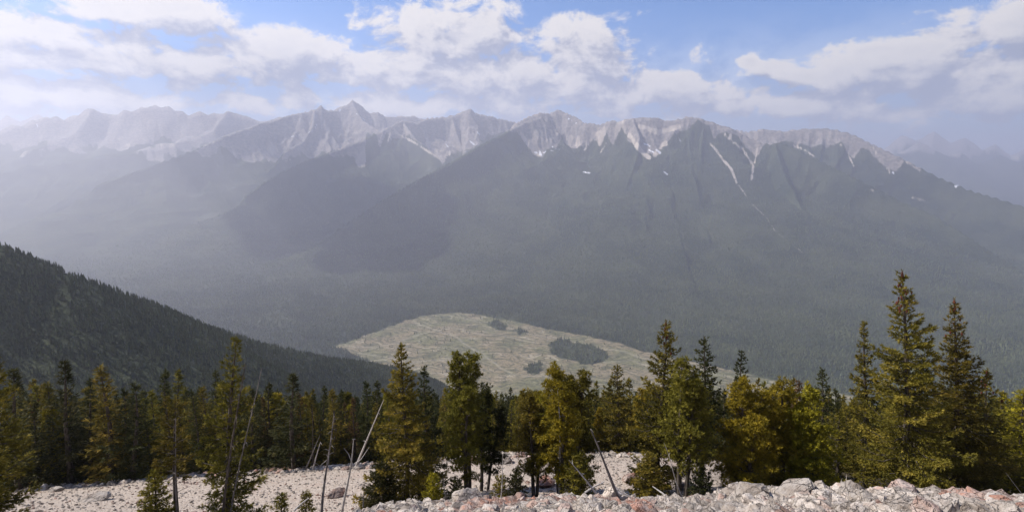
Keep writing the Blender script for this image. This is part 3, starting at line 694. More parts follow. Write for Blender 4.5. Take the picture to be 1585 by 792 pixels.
grow(SP, 1018, 23.4, 1025, 494, 62, M_SPRUCE, 'tall spruce with a ragged crossbar branch below its brown tip', FRN, narrow=0.72, tuft=.13, coneset=14, nb=6, sparse=.08, seed=16, droop=.1)
grow(PI_, 1052, 21.2, 1050, 560, 50, M_SPRUCE, 'bushy pine with several bare grey stems in front of the crossbar spruce', FRN, stems=4, low=.34, tuft=.13, seed=17)
grow(SP, 1085, 24.0, 1088, 519, 38, M_DARK, 'dark slim spruce on a bare lower trunk between two bushy pines', FRN, narrow=0.62, low=.24, tuft=.13, seed=18, nb=6)
grow(PI_, 1150, 22.0, 1143, 584, 66, M_PINE, 'bright yellow green pine with a thick bushy crown, right of the dark slim spruce', FRN, stems=3, low=.04, tuft=.14, seed=19, dens=1.1)
grow(SP, 1150, 26.0, 1150, 543, 26, M_DARK, 'narrow spruce tip poking up out of the bright yellow pine', FRN, narrow=0.6, tuft=.14, seed=20)
grow(PI_, 1212, 22.6, 1212, 592, 56, M_PINE, 'yellow olive pine shrubby to the ground between two bushier pines', FRN, stems=2, low=.04, tuft=.14, seed=21, dens=1.1)
grow(PI_, 1262, 22.0, 1255, 596, 56, M_PINE, 'olive bushy pine just before the gap left of the tallest spruce', FRN, stems=3, low=.05, tuft=.14, seed=22, dens=1.1)
grow(SP, 1270, 30.0, 1268, 570, 24, M_DARK, 'thin dark spire rising behind the olive bushy pine', FRN, narrow=0.7, tuft=.15, seed=23)
grow(SP, 1238, 31.0, 1234, 588, 22, M_RUST, 'small brown needled spire behind the bushy pines', FRN, narrow=0.7, tuft=.15, seed=24)
grow(SP, 1300, 25.5, 1298, 632, 44, M_SPRUCE, 'low green spruce at the foot of the slender spruce', FRN, narrow=0.8, tuft=.14, seed=241)
grow(SP, 628, 21.4, 626, 527, 80, M_SPRUCE, 'large broad spruce standing alone on the scree with a sunlit left side', FRN, narrow=1.0, nb=7, tuft=.125, low=.03, seed=25, droop=.3)
grow(SP, 668, 24.0, 659, 566, 46, M_DARK, 'dark narrow spruce tucked against the large lone spruce', FRN, narrow=0.95, tuft=.13, seed=26)
grow(PI_, 722, 22.3, 712, 545, 50, M_SPRUCE, 'round topped pine on tall dark bare trunks beside the gravel', FRN, stems=3, low=.30, tuft=.13, seed=27, dens=1.1, top=.3)
grow(PI_, 745, 24.5, 752, 598, 30, M_DARK, 'thin dark pine leaning out behind the round topped pine', FRN, stems=2, low=.25, tuft=.14, seed=28)
grow(PI_, 866, 22.0, 850, 567, 50, M_PINE, 'open pine with a pale streaked trunk and golden crown', FRN, stems=2, low=.24, tuft=.13, seed=29, dens=1.1, top=.3)
grow(PI_, 893, 24.0, 900, 572, 42, M_SPRUCE, 'pine of the golden pair with its crown hanging lower to the bench side', FRN, stems=2, low=.10, tuft=.14, seed=30)
grow(PI_, 826, 22.5, 815, 602, 44, M_SPRUCE, 'leaning shadowy pine on thin dark stems next to the golden crowned pine', FRN, stems=2, low=.28, tuft=.13, seed=31)
grow(SP, 958, 36.5, 957, 563, 40, M_SPRUCE, 'full spruce growing right behind the boulder edge of the gravel bench', RB, narrow=0.75, tuft=.16, seed=32)
grow(SP, 352, 16.6, 374, 520, 64, M_SPRUCE, 'tall sunlit spruce with two grey dead trunks crossing before it', FRN, narrow=0.9, nb=6, tuft=.115, low=.04, sparse=.12, seed=33)
grow(SP, 275, 16.0, 276, 610, 46, M_SPRUCE, 'sickly spruce with a bare lower trunk and thin drooping boughs', FRN, narrow=0.55, nb=4, tuft=.11, low=.44, sparse=.35, whorl=.2, seed=34)
grow(SP, -22, 13.5, -14, 540, 78, M_SPRUCE, 'near spruce mostly outside the frame edge, lower boughs reaching over the gravel', FRN, narrow=0.7, nb=7, tuft=.11, seed=35)
grow(SP, 240, 15.6, 237, 728, 36, M_SPRUCE, 'small young spruce rooted at the lower edge of the gravel by the sickly spruce', FRN, narrow=0.8, tuft=.09, whorl=.13, seed=36)
grow(SP, 669, 18.6, 670, 732, 20, M_PINE, 'little bright green fir among the boulders below the large lone spruce', FRN, narrow=0.8, tuft=.09, whorl=.10, seed=37)
for px, y, ty, hw, lab in ((436,18.2,762,13,'tiny fir seedling on the open gravel beside a dark snag'), (474,18.6,760,14,'tiny bushy fir on the gravel just past the dark snag'),
      (705,20.0,742,20,'dark shrubby spruce under the round topped pine'), (1002,20.3,700,34,'dense low spruce bush against the crossbar spruce'), (800,19.6,724,18,'low dark juniper like bush before the gravel bench'),
      (775,19.0,735,13,'small green sapling beside a white stub'), (590,20.2,715,38,'low dark spruce skirt at the foot of the large lone spruce'), (895,20.6,700,36,'bushy young spruce at the foot of the golden pines'), (1085,20.6,722,24,'dark low bush under the dark slim spruce')):
    grow(SP, px, y, px+1, ty, hw, M_SPRUCE if px not in (705, 800, 590, 1085) else M_DARK, lab, 'young trees and bushes on the scree', name='young_spruce', narrow=0.6, tuft=.10, whorl=.12, seed=px)

# shared shapes for the packed spruces behind the bench
PROTO = []
for i in range(9):
    g = spruce(100+i, 8.0, (1.15, 1.35, 1.0, 1.5, 1.1, 1.3, 1.4, 1.1, 1.2)[i], tuft=.19, whorl=.36, nb=6, narrow=(1.0, 1.1, .95, 1.1, .9, 1.0, .95, 1.05, 1.0)[i], T=4, low=.04, sparse=(0, .1, 0, .15, .05, 0, .1, .3, 0)[i], wood=False, coneset=(0, 0, 0, 0, 0, 0, 0, 0, 10)[i])
    mt = (M_SPRUCE, M_DARK, M_SPRUCE, M_DARK, M_DARK, M_DARK, M_SPRUCE, M_RUST, M_SPRUCE)[i]  # extra dark crowns: shadow on the left row put into the needle colour
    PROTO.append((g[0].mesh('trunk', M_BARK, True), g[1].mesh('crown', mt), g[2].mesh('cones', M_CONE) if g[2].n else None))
for i in range(3):
    g = pine(200+i, 8.0, 1.15, tuft=.20, stems=1+i % 2, low=.12, T=4)
    PROTO.append((g[0].mesh('trunk', M_BARK, True), g[1].mesh('crown', (M_PINE, M_SPRUCE, M_PINE)[i]), None))
def copy_tree(pi, px, y, tx, ty, label, group, hwscale=1.0, rz=0.0):
    loc, h, rot = placed(px, y, tx, ty)
    if h < 1.2: return None
    nm = PI_ if pi >= 9 else SP
    root = empty(nm, loc, (0, rot, 0)); s = h/8.0; root.scale = (s*hwscale, s*hwscale, s)
    root.rotation_mode = 'XYZ'; root.rotation_euler = (0, rot, rz) if abs(rot) < 0.03 else (0, rot, 0)
    tag(root, label, 'tree', group)
    for me, n in zip(PROTO[pi], ('trunk', 'crown', 'cones')):
        if me:
            q = obj(n, me, root)
            if n == 'cones': q['kind'] = 'stuff'
    return root
ROW = [(30,34,568,1.5,3,'full dark spruce near the frame edge at the end of the gravel'),(60,36,618,1,1,None),(82,37,588,1.2,0,None),(110,35.5,556,1.3,3,'broad spruce with a pale olive top above the far end of the gravel'),
 (145,38,583,1.1,4,None),(168,35.2,563,1.45,0,'sunlit olive spruce, tallest above the middle of the long gravel strip'),(190,36,600,1.2,5,None),(207,34.8,592,1.5,5,'blackish shaded spruce with a broad cone shape behind the gravel'),(236,37,603,1.2,6,None),
 (262,40,570,1.1,1,None),(277,41,572,1.1,2,None),(300,38,610,1.2,0,None),(318,37,598,1.2,6,None),(336,40,572,1,4,None),(395,37,600,1.3,3,None),(420,38,590,1.2,1,None),(456,35.4,577,1.6,3,'stout dark spruce behind the gravel next to the white leaning snag'),
 (486,38,610,1.2,0,None),(500,41,596,1.1,4,None),(516,37,602,1.3,6,None),(532,42,602,1.1,1,None),(548,38,615,1.1,7,None),(566,39,590,1.2,5,None),(582,38,588,1.3,4,None),(600,37,610,1.3,0,None),
 (755,48,598,1.1,1,None),(770,52,604,1,0,None),(790,55,600,1,4,None),(812,50,606,1,2,None),(780,37,640,1.2,0,None),(800,36.4,628,1.3,6,None),(835,38,606,1.2,9,None),(880,37,600,1.2,10,None),(922,42,590,1.1,2,None),(936,38,612,1.3,0,None),(975,40,585,1.3,6,None),(992,38,600,1.3,9,None),
 (1120,34,600,1.2,1,None),(1185,38,590,1.0,2,None),(1200,44,592,1,1,None),(1232,40,585,1,2,None),(1310,36,622,1.3,0,None),(1290,40,600,1,4,None),(1370,33,600,1.5,5,None),(1425,32,560,1.5,3,None),(1500,34,600,1.4,5,None),(1552,35,605,1.2,8,None),
 (640,38,604,1,1,None),(690,40,600,1,2,None),(705,39,612,1,4,None),(735,38,600,.9,1,None),(858,40,596,.9,4,None),(910,37,606,.9,2,None),(945,44,592,.9,5,None),(1005,40,590,.9,1,None),(1065,38,598,.9,4,None),(1102,37,588,.9,2,None),(1135,40,590,.9,1,None),(1172,36,585,.8,2,None),(1218,37,594,.8,4,None),(1285,37,600,.8,2,None),(1300,42,606,.8,1,None)]
GMASS = 'trees of the stand beyond the gravel bench'
ZONES = [(100,'by the outer end of the gravel strip'),(215,'above the middle of the long gravel strip'),(310,'behind the sickly spruce'),(430,'behind the tall sunlit spruce'),(560,'behind the crossed thin snags'),(700,'behind the large lone spruce'),
 (800,'behind the round topped pine'),(920,'behind the golden crowned pine'),(1000,'over the boulder rim of the gravel bench'),(1110,'behind the crossbar spruce'),(1200,'behind the bright yellow pine'),(1310,'behind the bushy olive pines'),(1440,'behind the tallest spruce'),(9999,'behind the red topped spruces')]
def tree_label(pi, px, y, h):
    look = {4: 'dark', 1: 'dark', 5: 'blackish green', 7: 'brown needled', 9: 'yellowish bushy', 11: 'yellowish bushy', 10: 'olive bushy', 3: 'broad olive', 6: 'broad olive', 8: 'cone bearing'}.get(pi, 'slim olive')
    return look+(' pine ' if pi >= 9 else ' spruce ')+('' if y < 39 else 'farther back ' if y < 48 else 'deep in the stand ')+[z for x, z in ZONES if px < x][0]
for px, y, ty, hs, pi, lab in ROW:
    copy_tree(pi, px, y, px+random.uniform(-4, 4), ty, lab or tree_label(pi, px, y, 8), GMASS, hs*1.05, random.random()*6.28)
ENV = [(-100,590),(0,592),(110,585),(200,605),(300,598),(380,600),(450,602),(600,606),(800,608),(1000,602),(1150,606),(1250,600),(1330,622),(1450,612),(1700,610)]
ex, ey = zip(*ENV)
spots = []; y = 36.8
while y < 320:
    gap = 1.65+0.016*y; w = y*1.35+8; x = -w
    while x < w:
        spots.append((x+random.uniform(-.45, .45)*gap, y+random.uniform(-.45, .45)*gap)); x += gap
    y += gap*0.95
stuffpts = []; nind = 0; spots.sort(key=lambda s: s[1]); XY = np.array(spots); ZS = gz(XY[:, 0], XY[:, 1])
for (x, y), z in zip(spots, ZS):
    px, py = project(x, y, z)
    if px < -200 or px > 1850: continue
    if 1010 < px < 1700 and y < 24: continue
    t_y = np.interp(px, ex, ey)+random.random()**2*36+ (4 if y > 60 else 0)
    tp = P(px, t_y, y); h = min(tp[2]-z, random.uniform(6.5, 12.0) if y > 45 else random.uniform(5.5, 9.5))
    if h < 2.2: continue
    ttx, tty = project(x, y, z+h)
    pi = random.choice((0, 1, 2, 3, 4, 5, 6, 0, 1, 2, 5, 4, 7, 9, 10, 11, 8)) if y < 60 else random.choice((0, 1, 2, 4, 5, 6, 7, 1, 4))
    if nind < 235 and -20 < px < 1605:
        lab = tree_label(pi, px, y, h)
        copy_tree(pi, px, y, ttx, tty, lab, 'trees of the stand beyond the gravel bench', random.uniform(.85, 1.2), random.random()*6.28); nind += 1
    else: stuffpts.append((x, y, z, h))

# ---------------------------------------------------------------- far woods: many small trees as masses
def tier_tree(seed, h=10, rb=1.7, tiers=6, n=7, mat=M_FAR):
    r = np.random.default_rng(seed); V = []; Fa = []; T = []
    V2, F2 = tube([(0, 0, 0), (0, 0, h*0.3)], [0.12, 0.1], 3); Fa2 = [[a, b, c] for a, b, c, d in F2]+[[a, c, d] for a, b, c, d in F2]
    V += [list(v) for v in V2]; Fa += Fa2; T += [0.1]*len(V2)
    for k in range(tiers):
        f0 = k/tiers; z0 = h*(0.06+0.90*f0); z1 = min(h, z0+h*1.55/tiers); rr = rb*(1-f0)**0.85*(0.85+0.3*r.random())+0.12
        a0 = r.random()*6; c = len(V); V.append([0, 0, z1]); T.append(0.75)
        for j in range(2*n):
            a = a0+j*math.pi/n+r.normal()*0.1; q = rr*(1.0 if j % 2 == 0 else 0.5)*(0.7+0.6*r.random())
            V.append([math.cos(a)*q, math.sin(a)*q, z0+(-0.25 if j % 2 == 0 else 0.25)*rr*0.5+r.normal()*0.08*h/tiers]); T.append(0.3+0.5*r.random())
        for j in range(2*n): Fa.append([c, c+1+j, c+1+(j+1) % (2*n)])
    return mesh_np('tree_shape', np.array(V), np.array(Fa), mat, False, {'tone': np.array(T)})
def hidden_obj(me): return bpy.data.objects.new(me.name, me)      # instance source, never linked
def scatter(name, pts, scl, rotz, var, sources, label, tilt=None):
    me = bpy.data.meshes.new(name); n = len(pts); me.vertices.add(n); me.vertices.foreach_set('co', np.asarray(pts, np.float32).ravel())
    a = me.attributes.new('scl', 'FLOAT_VECTOR', 'POINT'); a.data.foreach_set('vector', np.asarray(scl, np.float32).ravel())
    rot = np.zeros((n, 3), np.float32); rot[:, 2] = rotz
    if tilt is not None: rot[:, :2] = tilt
    a = me.attributes.new('rot', 'FLOAT_VECTOR', 'POINT'); a.data.foreach_set('vector', rot.ravel())
    a = me.attributes.new('var', 'INT', 'POINT'); a.data.foreach_set('value', np.asarray(var, np.int32))
    o = obj(name, me); tag(o, label, kind='stuff')
    ng = bpy.data.node_groups.new(name, 'GeometryNodeTree')
    ng.interface.new_socket(name='Geometry', in_out='INPUT', socket_type='NodeSocketGeometry'); ng.interface.new_socket(name='Geometry', in_out='OUTPUT', socket_type='NodeSocketGeometry')
    N = ng.nodes; Lk = ng.links; gi = N.new('NodeGroupInput'); go = N.new('NodeGroupOutput'); jn = N.new('GeometryNodeJoinGeometry')
    def na(t, nm): q = N.new('GeometryNodeInputNamedAttribute'); q.data_type = t; q.inputs[0].default_value = nm; return q.outputs[0]
    sv, rv, vv = na('FLOAT_VECTOR', 'scl'), na('FLOAT_VECTOR', 'rot'), na('INT', 'var')
    for i, so_ in enumerate(sources):
        oi = N.new('GeometryNodeObjectInfo'); oi.inputs['Object'].default_value = so_; oi.inputs['As Instance'].default_value = True
        cmp = N.new('FunctionNodeCompare'); cmp.data_type = 'INT'; cmp.operation = 'EQUAL'; Lk.new(vv, cmp.inputs[2]); cmp.inputs[3].default_value = i
        ip = N.new('GeometryNodeInstanceOnPoints'); Lk.new(gi.outputs[0], ip.inputs['Points']); Lk.new(cmp.outputs[0], ip.inputs['Selection'])
        Lk.new(oi.outputs['Geometry'], ip.inputs['Instance']); Lk.new(rv, ip.inputs['Rotation']); Lk.new(sv, ip.inputs['Scale']); Lk.new(ip.outputs[0], jn.inputs[0])
    Lk.new(jn.outputs[0], go.inputs[0])
    md = o.modifiers.new('scatter', 'NODES'); md.node_group = ng; return o
FARM = [hidden_obj(tier_tree(300+i, 10, (1.5, 1.8, 1.3, 1.6)[i], 7, 6)) for i in range(4)]
if stuffpts:
    sp_ = np.array(stuffpts); n = len(sp_); crowns = [hidden_obj(PROTO[i][1]) for i in (0, 1, 2, 4, 5)]
    s = sp_[:, 3]/8; scatter('forest', sp_[:, :3], np.stack([s*1.15, s*1.15, s], 1), rng.random(n)*6.28, rng.integers(0, 5, n), crowns, 'dense spruce forest on the slope below the gravel bench')
# cell-wise sampling of the polar land sheet
AREA = (RR[1:]**2-RR[:-1]**2)[:, None]/2*np.diff(AZ)[None]
cz, cr = FZ[:-1, :-1], RR[:-1, None]
visible = ELEV[1:, 1:] + 22/RR[1:, None] >= HOR[:-1, :-1]-0.004
infr = (np.abs(AZ[:-1]) < R(49))[None]
def sample(dens):
    k = rng.poisson(np.clip(AREA*dens*visible*infr, 0, 50)); i, j = np.nonzero(k); rep = k[i, j]; i = np.repeat(i, rep); j = np.repeat(j, rep)
    u = rng.random(len(i)); v = rng.random(len(i)); w = [(1-u)*(1-v), u*(1-v), (1-u)*v, u*v]
    return np.stack([sum(wq*Q[i+a, j+b] for wq, (a, b) in zip(w, ((0, 0), (1, 0), (0, 1), (1, 1)))) for Q in (FX, FY, FZ)], 1), i, j
c0 = FC[:-1, :-1]; rockm = np.maximum(rock, np.maximum(scree, snow))[:-1, :-1]; clr = cl_sdf[:-1, :-1]; y0 = FY[:-1, :-1]
patch = 0.55+0.9*np.clip(fbm(FX/220, FY/220, 3, 90)[:-1, :-1]+0.5, 0, 1)
d1 = ((c0 == 1) | ((c0 == 0) & ((y0 > 318) | ((y0 > 105) & (PY_[:-1, :-1] < 604)))))*(cr < 2200)/13.0*np.clip(700/cr, 0.35, 1)
p1, i1, j1 = sample(d1); n = len(p1); h = 3.6+5.2*rng.random(n)**1.5; s = h/10
scatter('forest', p1, np.stack([s*1.1, s*1.1, s], 1), rng.random(n)*6.28, rng.integers(0, 4, n), FARM, 'dark spruce forest covering the shoulder and the slope beneath it')
LOWM = [hidden_obj(tier_tree(320+i, 10, 2.0, 3, 3)) for i in range(3)]
d2 = ((c0 == 2) | (c0 == 3))*(cr > 1400)*(cr < 6600)*(rockm < 0.35)*(clr < -4)*patch*np.where(cr < 3600, 1/130.0, 1/130.0*(3600/cr)**2.6)
p2_, i2, j2 = sample(d2); n = len(p2_); h = 10+15*rng.random(n)**1.5; s = h/10
scatter('forest', p2_, np.stack([s*1.0, s*1.0, s], 1), rng.random(n)*6.28, rng.integers(0, 3, n), LOWM, 'vast conifer forest on the valley floor and lower mountain slopes')
d3 = (clr > 0)*(1/1800.0)*np.clip(patch-0.45, 0, 1)+((clr > -30) & (clr < 0))*(1/110.0)*(c0 == 2)
p3, i3, j3 = sample(d3); n = len(p3); h = 7+10*rng.random(n); s = h/10
scatter('forest', p3, np.stack([s*.9, s*.9, s], 1), rng.random(n)*6.28, rng.integers(0, 3, n), LOWM, 'scattered conifers left standing in and around the pale clearing')

# ---------------------------------------------------------------- rocks
def rock_material(name, a, b2, stain, amount):
    m, t, b = new_mat(name, 0.9, 0.15); oi = t.node('ShaderNodeObjectInfo'); rnd = oi.outputs['Random']
    pos = t.vm('ADD', t.node('ShaderNodeTexCoord').outputs['Object'], t.vm('SCALE', (7.0, 3.0, 5.0), sc_=rnd))
    n1 = t.noise(pos, 2.2, 6, 0.65); n2 = t.noise(pos, 9, 5, 0.7); n3 = t.noise(pos, 1.1, 3)
    c = t.mix(t.smooth(n1, 0.35, 0.65), a, b2); c = t.mix(t.smooth(n2, 0.52, 0.66, 0, 0.75), c, (0.20, 0.165, 0.14))
    c = t.mix(t.m('MULTIPLY', t.smooth(n3, 0.45, 0.62), t.smooth(rnd, amount, amount+0.1, 0, 0.85)), c, stain)
    hs = t.node('ShaderNodeHueSaturation'); t.l.new(c, hs.inputs['Color']); t.l.new(t.m('ADD', 0.55, t.m('MULTIPLY', t.m('FRACT', t.m('MULTIPLY', rnd, 5.1)), 0.55)), hs.inputs['Value'])
    cr_ = t.node('ShaderNodeTexVoronoi', feature='DISTANCE_TO_EDGE'); cr_.inputs['Scale'].default_value = 1.7
    t.l.new(t.vm('ADD', t.vm('MULTIPLY', pos, (1, 1, 1.7)), t.vm('SCALE', t.noise(pos, 3.0, 3, out=1), sc_=0.5)), cr_.inputs['Vector'])
    crk = t.smooth(cr_.outputs['Distance'], 0.0, 0.045); out_ = t.mix(crk, t.mix(0.30, hs.outputs[0], (0.08, 0.065, 0.055)), hs.outputs[0])
    t.l.new(out_, b.inputs['Base Color']); bump(t, b, t.m('ADD', t.m('ADD', n1, t.m('MULTIPLY', n2, 0.6)), t.m('MULTIPLY', crk, 0.5)), 1.0, 0.16); return m
M_ROCK = rock_material('pale_limestone', (0.68, 0.605, 0.53), (0.46, 0.385, 0.32), (0.50, 0.34, 0.27), 0.86)
M_RED = rock_material('red_stained_limestone', (0.46, 0.32, 0.26), (0.58, 0.48, 0.42), (0.45, 0.22, 0.15), 0.0)
def rock_mesh(seed, mat, pts=22, flat=0.7):
    r = random.Random(seed); bm = bmesh.new()
    for i in range(pts):
        v = Vector((r.gauss(0, 1), r.gauss(0, 1), r.gauss(0, 1))).normalized(); q = 1.0/max(abs(v.x), abs(v.y), abs(v.z)); q = 1+(q-1)*0.55
        bm.verts.new((v.x*q*0.5*r.uniform(.8, 1.1), v.y*q*0.42*r.uniform(.8, 1.1), v.z*q*0.5*flat*r.uniform(.8, 1.1)))
    res = bmesh.ops.convex_hull(bm, input=bm.verts); bmesh.ops.delete(bm, geom=[e for e in res['geom_interior'] if isinstance(e, bmesh.types.BMVert)], context='VERTS')
    me = bpy.data.meshes.new('rock'); bm.to_mesh(me); bm.free(); me.materials.append(mat); return me
ROCKS = [rock_mesh(400+i, M_ROCK, 16+2*(i % 4), (0.75, 0.55, 0.9, 0.65)[i % 4]) for i in range(14)]
REDS = [rock_mesh(450+i, M_RED, 18, 0.75) for i in range(4)]
def big_rock(seed, mat):
    me = rock_mesh(seed, mat, 20, 0.8); bm = bmesh.new(); bm.from_mesh(me)
    bmesh.ops.bevel(bm, geom=bm.edges[:], offset=0.03, segments=1, affect='EDGES'); bmesh.ops.triangulate(bm, faces=bm.faces[:])
    bmesh.ops.subdivide_edges(bm, edges=[e for e in bm.edges if e.calc_length() > 0.22], cuts=1); bmesh.ops.triangulate(bm, faces=bm.faces[:])
    r = random.Random(seed)
    for v in bm.verts: v.co += v.co.normalized()*r.uniform(-.035, .03)
    bm.to_mesh(me); bm.free(); return me
def rock_at(px, py, w, h, label, red=False, rot=None, seed=1, group=None):
    """boulder whose foot is at photo point on the ground surface"""
    lo, hi = 9.0, 40.0; ys = np.linspace(9, 40, 400); dz = []
    pts = np.array([P(px, py, yy) for yy in ys]); g = gz(pts[:, 0], pts[:, 1]); k = np.nonzero(pts[:, 2] <= g)[0]
    yy = ys[k[0]] if len(k) else 17.0
    x, y, z = P(px, py, yy); z = float(gz(x, y)[0]); d = y*math.cos(PITCH)-z*math.sin(PITCH)
    o = obj('rock', big_rock(seed, M_RED if red else M_ROCK), None, (x, y, z+h/F*d*0.28)); o.scale = (w/F*d*1.05, w/F*d*0.8, h/F*d*1.35)
    o.rotation_euler = rot or (0.1, 0.1, seed); tag(o, label, 'rock', group); return o
KEY = [(955,777,46,32,'cream pointed boulder standing behind the two crossed snags',False,(0,.35,.3),61),(775,716,40,16,'flat topped pale block perched on the boulder edge of the bench',False,(0,0,.2),62),
 (1315,775,52,40,'rounded whitish boulder under the tallest spruce',False,(.2,-.1,.8),63),(1400,772,64,32,'tilted slab streaked brick red at the foot of the tallest spruce',True,(.1,.5,.2),64),
 (1228,768,66,32,'large grey white boulder with a slanting flat face below the olive pines',False,(.1,-.35,.4),65),(607,778,50,20,'broad pinkish boulder just under the large lone spruce',True,(0,.1,.2),66),
 (520,768,28,14,'orange tan rock beside the pale forked snag',True,(0,0,.6),67),(876,752,22,22,'upright pink rock leaning by the golden pines',True,(0,.5,.2),68),(846,752,38,18,'orange red rock beneath the golden pines',True,(0,.2,.9),69),
 (1020,756,34,16,'brick red rock at the foot of the crossbar spruce',True,(0,.2,.3),70),(1062,758,36,14,'reddish flat rock beside the multi stemmed pine',True,(0,0,.3),71),(975,745,24,16,'bright orange rock at the lower edge of the gravel bench',True,(0,0,.3),72),
 (725,782,54,34,'pale blocky boulder with a pinkish cap near a thin white stub',False,(0,.2,.5),73),(1160,775,60,34,'wide cream boulder just below the bright yellow pine',False,(0,-.2,.2),74),(1452,785,40,20,'grey angular rock between the red streaked slab and the frame corner',False,(0,.2,.7),75),
 (1548,785,60,24,'low wide grey rock near the frame corner under the red topped spruce',False,(0,-.1,.7),76),(145,775,42,12,'dark edged flat rock lying in the middle of the gravel strip',False,(0,0,.7),77),(88,760,22,9,'pale stone on the rim of the gravel by the near boughs',False,(0,0,.7),78),(66,758,18,9,'grey stone at the outer end of the gravel rim',False,(0,0,1.7),79)]
for k in KEY: rock_at(k[0], k[1], k[2], k[3], k[4], k[5], k[6], k[7], 'boulders of the scree')
RZ = [(150,'on the outer gravel'),(300,'by the sickly spruce'),(430,'by the twin dead trunks'),(515,'by the dark grey dead trunk'),(560,'by the pale forked stem'),(625,'below the large lone spruce'),(690,'by the little bright fir'),(735,'below the bare dark pine trunks'),(800,'below the round topped pine'),(900,'below the golden crowned pine'),(1000,'by the crossed bare trunks'),
 (1050,'below the crossbar spruce'),(1110,'below the dark slim spruce'),(1200,'below the bright yellow pine'),(1320,'below the olive pines'),(1440,'below the tallest spruce'),(1510,'below the broad shaded spruce'),(9999,'below the red topped spruces')]
KEY_NAMES = {955: 'the cream pointed boulder', 1315: 'the rounded whitish boulder', 1400: 'the red streaked slab', 1228: 'the large slanting boulder', 607: 'the broad pinkish boulder', 520: 'the orange tan rock', 725: 'the blocky pink capped boulder', 1160: 'the wide cream boulder', 1452: 'the grey angular boulder', 1548: 'the low wide grey rock'}
def rock_zone(px):
    n_ = min(KEY_NAMES, key=lambda k: abs(k-px))
    if abs(n_-px) < 34: return ('just left of ' if px < n_-10 else 'just right of ' if px > n_+10 else 'right by ')+KEY_NAMES[n_]
    return [z for x, z in RZ if px < x][0]
def ground_rocks(n, ylo, yhi, smin, smax, pw, keep):
    y = rng.uniform(ylo, yhi, n); x = rng.uniform(-1.25, 1.25, n)*(y+1.5); z = gz(x, y); s = smin+(smax-smin)*rng.random(n)**pw
    px, py = project(x, y, z); k = keep(px, py, x, y) & (px > -250) & (px < 1850) & (py < 835); return np.stack([x, y, z, s, px, py], 1)[k]
A_ = ground_rocks(42000, 10.5, 20.3, .06, .78, 5.5, lambda px, py, x, y: ((y < 18.4+0.5*np.sin(x)-3.2*sstep(px, 620, 470)) | (px > 1060)))
edge = 34+0.5*np.sin(XY[0, 0])
B_ = ground_rocks(5200, 33.2, 36.4, .12, .62, 2.2, lambda px, py, x, y: px < 1080)
C_ = ground_rocks(9000, 19.0, 34.0, .05, .20, 2.5, lambda px, py, x, y: px < 1130)
A_[:, 3] *= np.where(A_[:, 4] < 1120, 0.80, 1.0)
allr = np.concatenate([A_, B_]); size_px = allr[:, 3]*F/(allr[:, 1]*1.2)
order = np.argsort(-size_px*((allr[:, 5] < 800) & (allr[:, 4] > 0) & (allr[:, 4] < 1585))); top_ = order[:280]; rest = order[280:]
for k in top_:
    x, y, z, s, px, py = allr[k]; red = (fbm(x/2.2, y/2.2, 2, 95) > (0.36 if px < 1100 else 0.58)) or random.random() < 0.03
    o = obj('rock', random.choice(REDS if red else ROCKS), None, (x, y, z+s*0.08)); o.scale = (s*random.uniform(.9, 1.35), s*random.uniform(.8, 1.2), s*random.uniform(.75, 1.15)); o.rotation_euler = (random.uniform(-.7, .7), random.uniform(-.7, .7), random.uniform(0, 6.28))
    if y > 30: lab, gr = ('rusty stone' if red else 'pale stone')+' on the outer rim of the gravel, '+rock_zone(px), 'stones rimming the gravel bench'
    else: shp = o.scale.z/max(o.scale.x, o.scale.y); lab, gr = ('large ' if s > .55 else 'small ' if s < .38 else '')+('flat ' if shp < .75 else 'blocky ' if shp > .98 else '')+('tilted ' if abs(o.rotation_euler.x)+abs(o.rotation_euler.y) > .9 else '')+('reddish angular rock ' if red else 'pale angular rock ')+rock_zone(px)+(' near the picture bottom' if py > 780 else ' at the crest of the jumble' if py < 762 else ''), 'rocks of the jumbled slope'
    if len(lab.split()) > 16: lab = lab.replace('tilted ', '')
    if len(lab.split()) > 16: lab = lab.replace(' near the picture bottom', '').replace(' at the crest of the jumble', '')
    tag(o, lab, 'rock', gr+(' stained red' if red else ''))
RO = [hidden_obj(m_) for m_ in ROCKS[:8]+REDS[:2]]
q = np.concatenate([allr[rest], C_]); n = len(q); s = q[:, 3]
var = rng.integers(0, 8, n); var = np.where((fbm(q[:, 0]/2.2, q[:, 1]/2.2, 2, 95) > np.where(q[:, 4] < 1100, 0.36, 0.58)) | (rng.random(n) < 0.03), 8+rng.integers(0, 2, n), var)
scatter('rubble', q[:, :3]+np.array([0, 0, .02]), np.stack([s*1.15, s, s*.85], 1)*(0.85+0.3*rng.random((n, 3))), rng.random(n)*6.28, var, RO, 'broken pale limestone rubble filling the scree', rng.uniform(-.6, .6, (n, 2)))

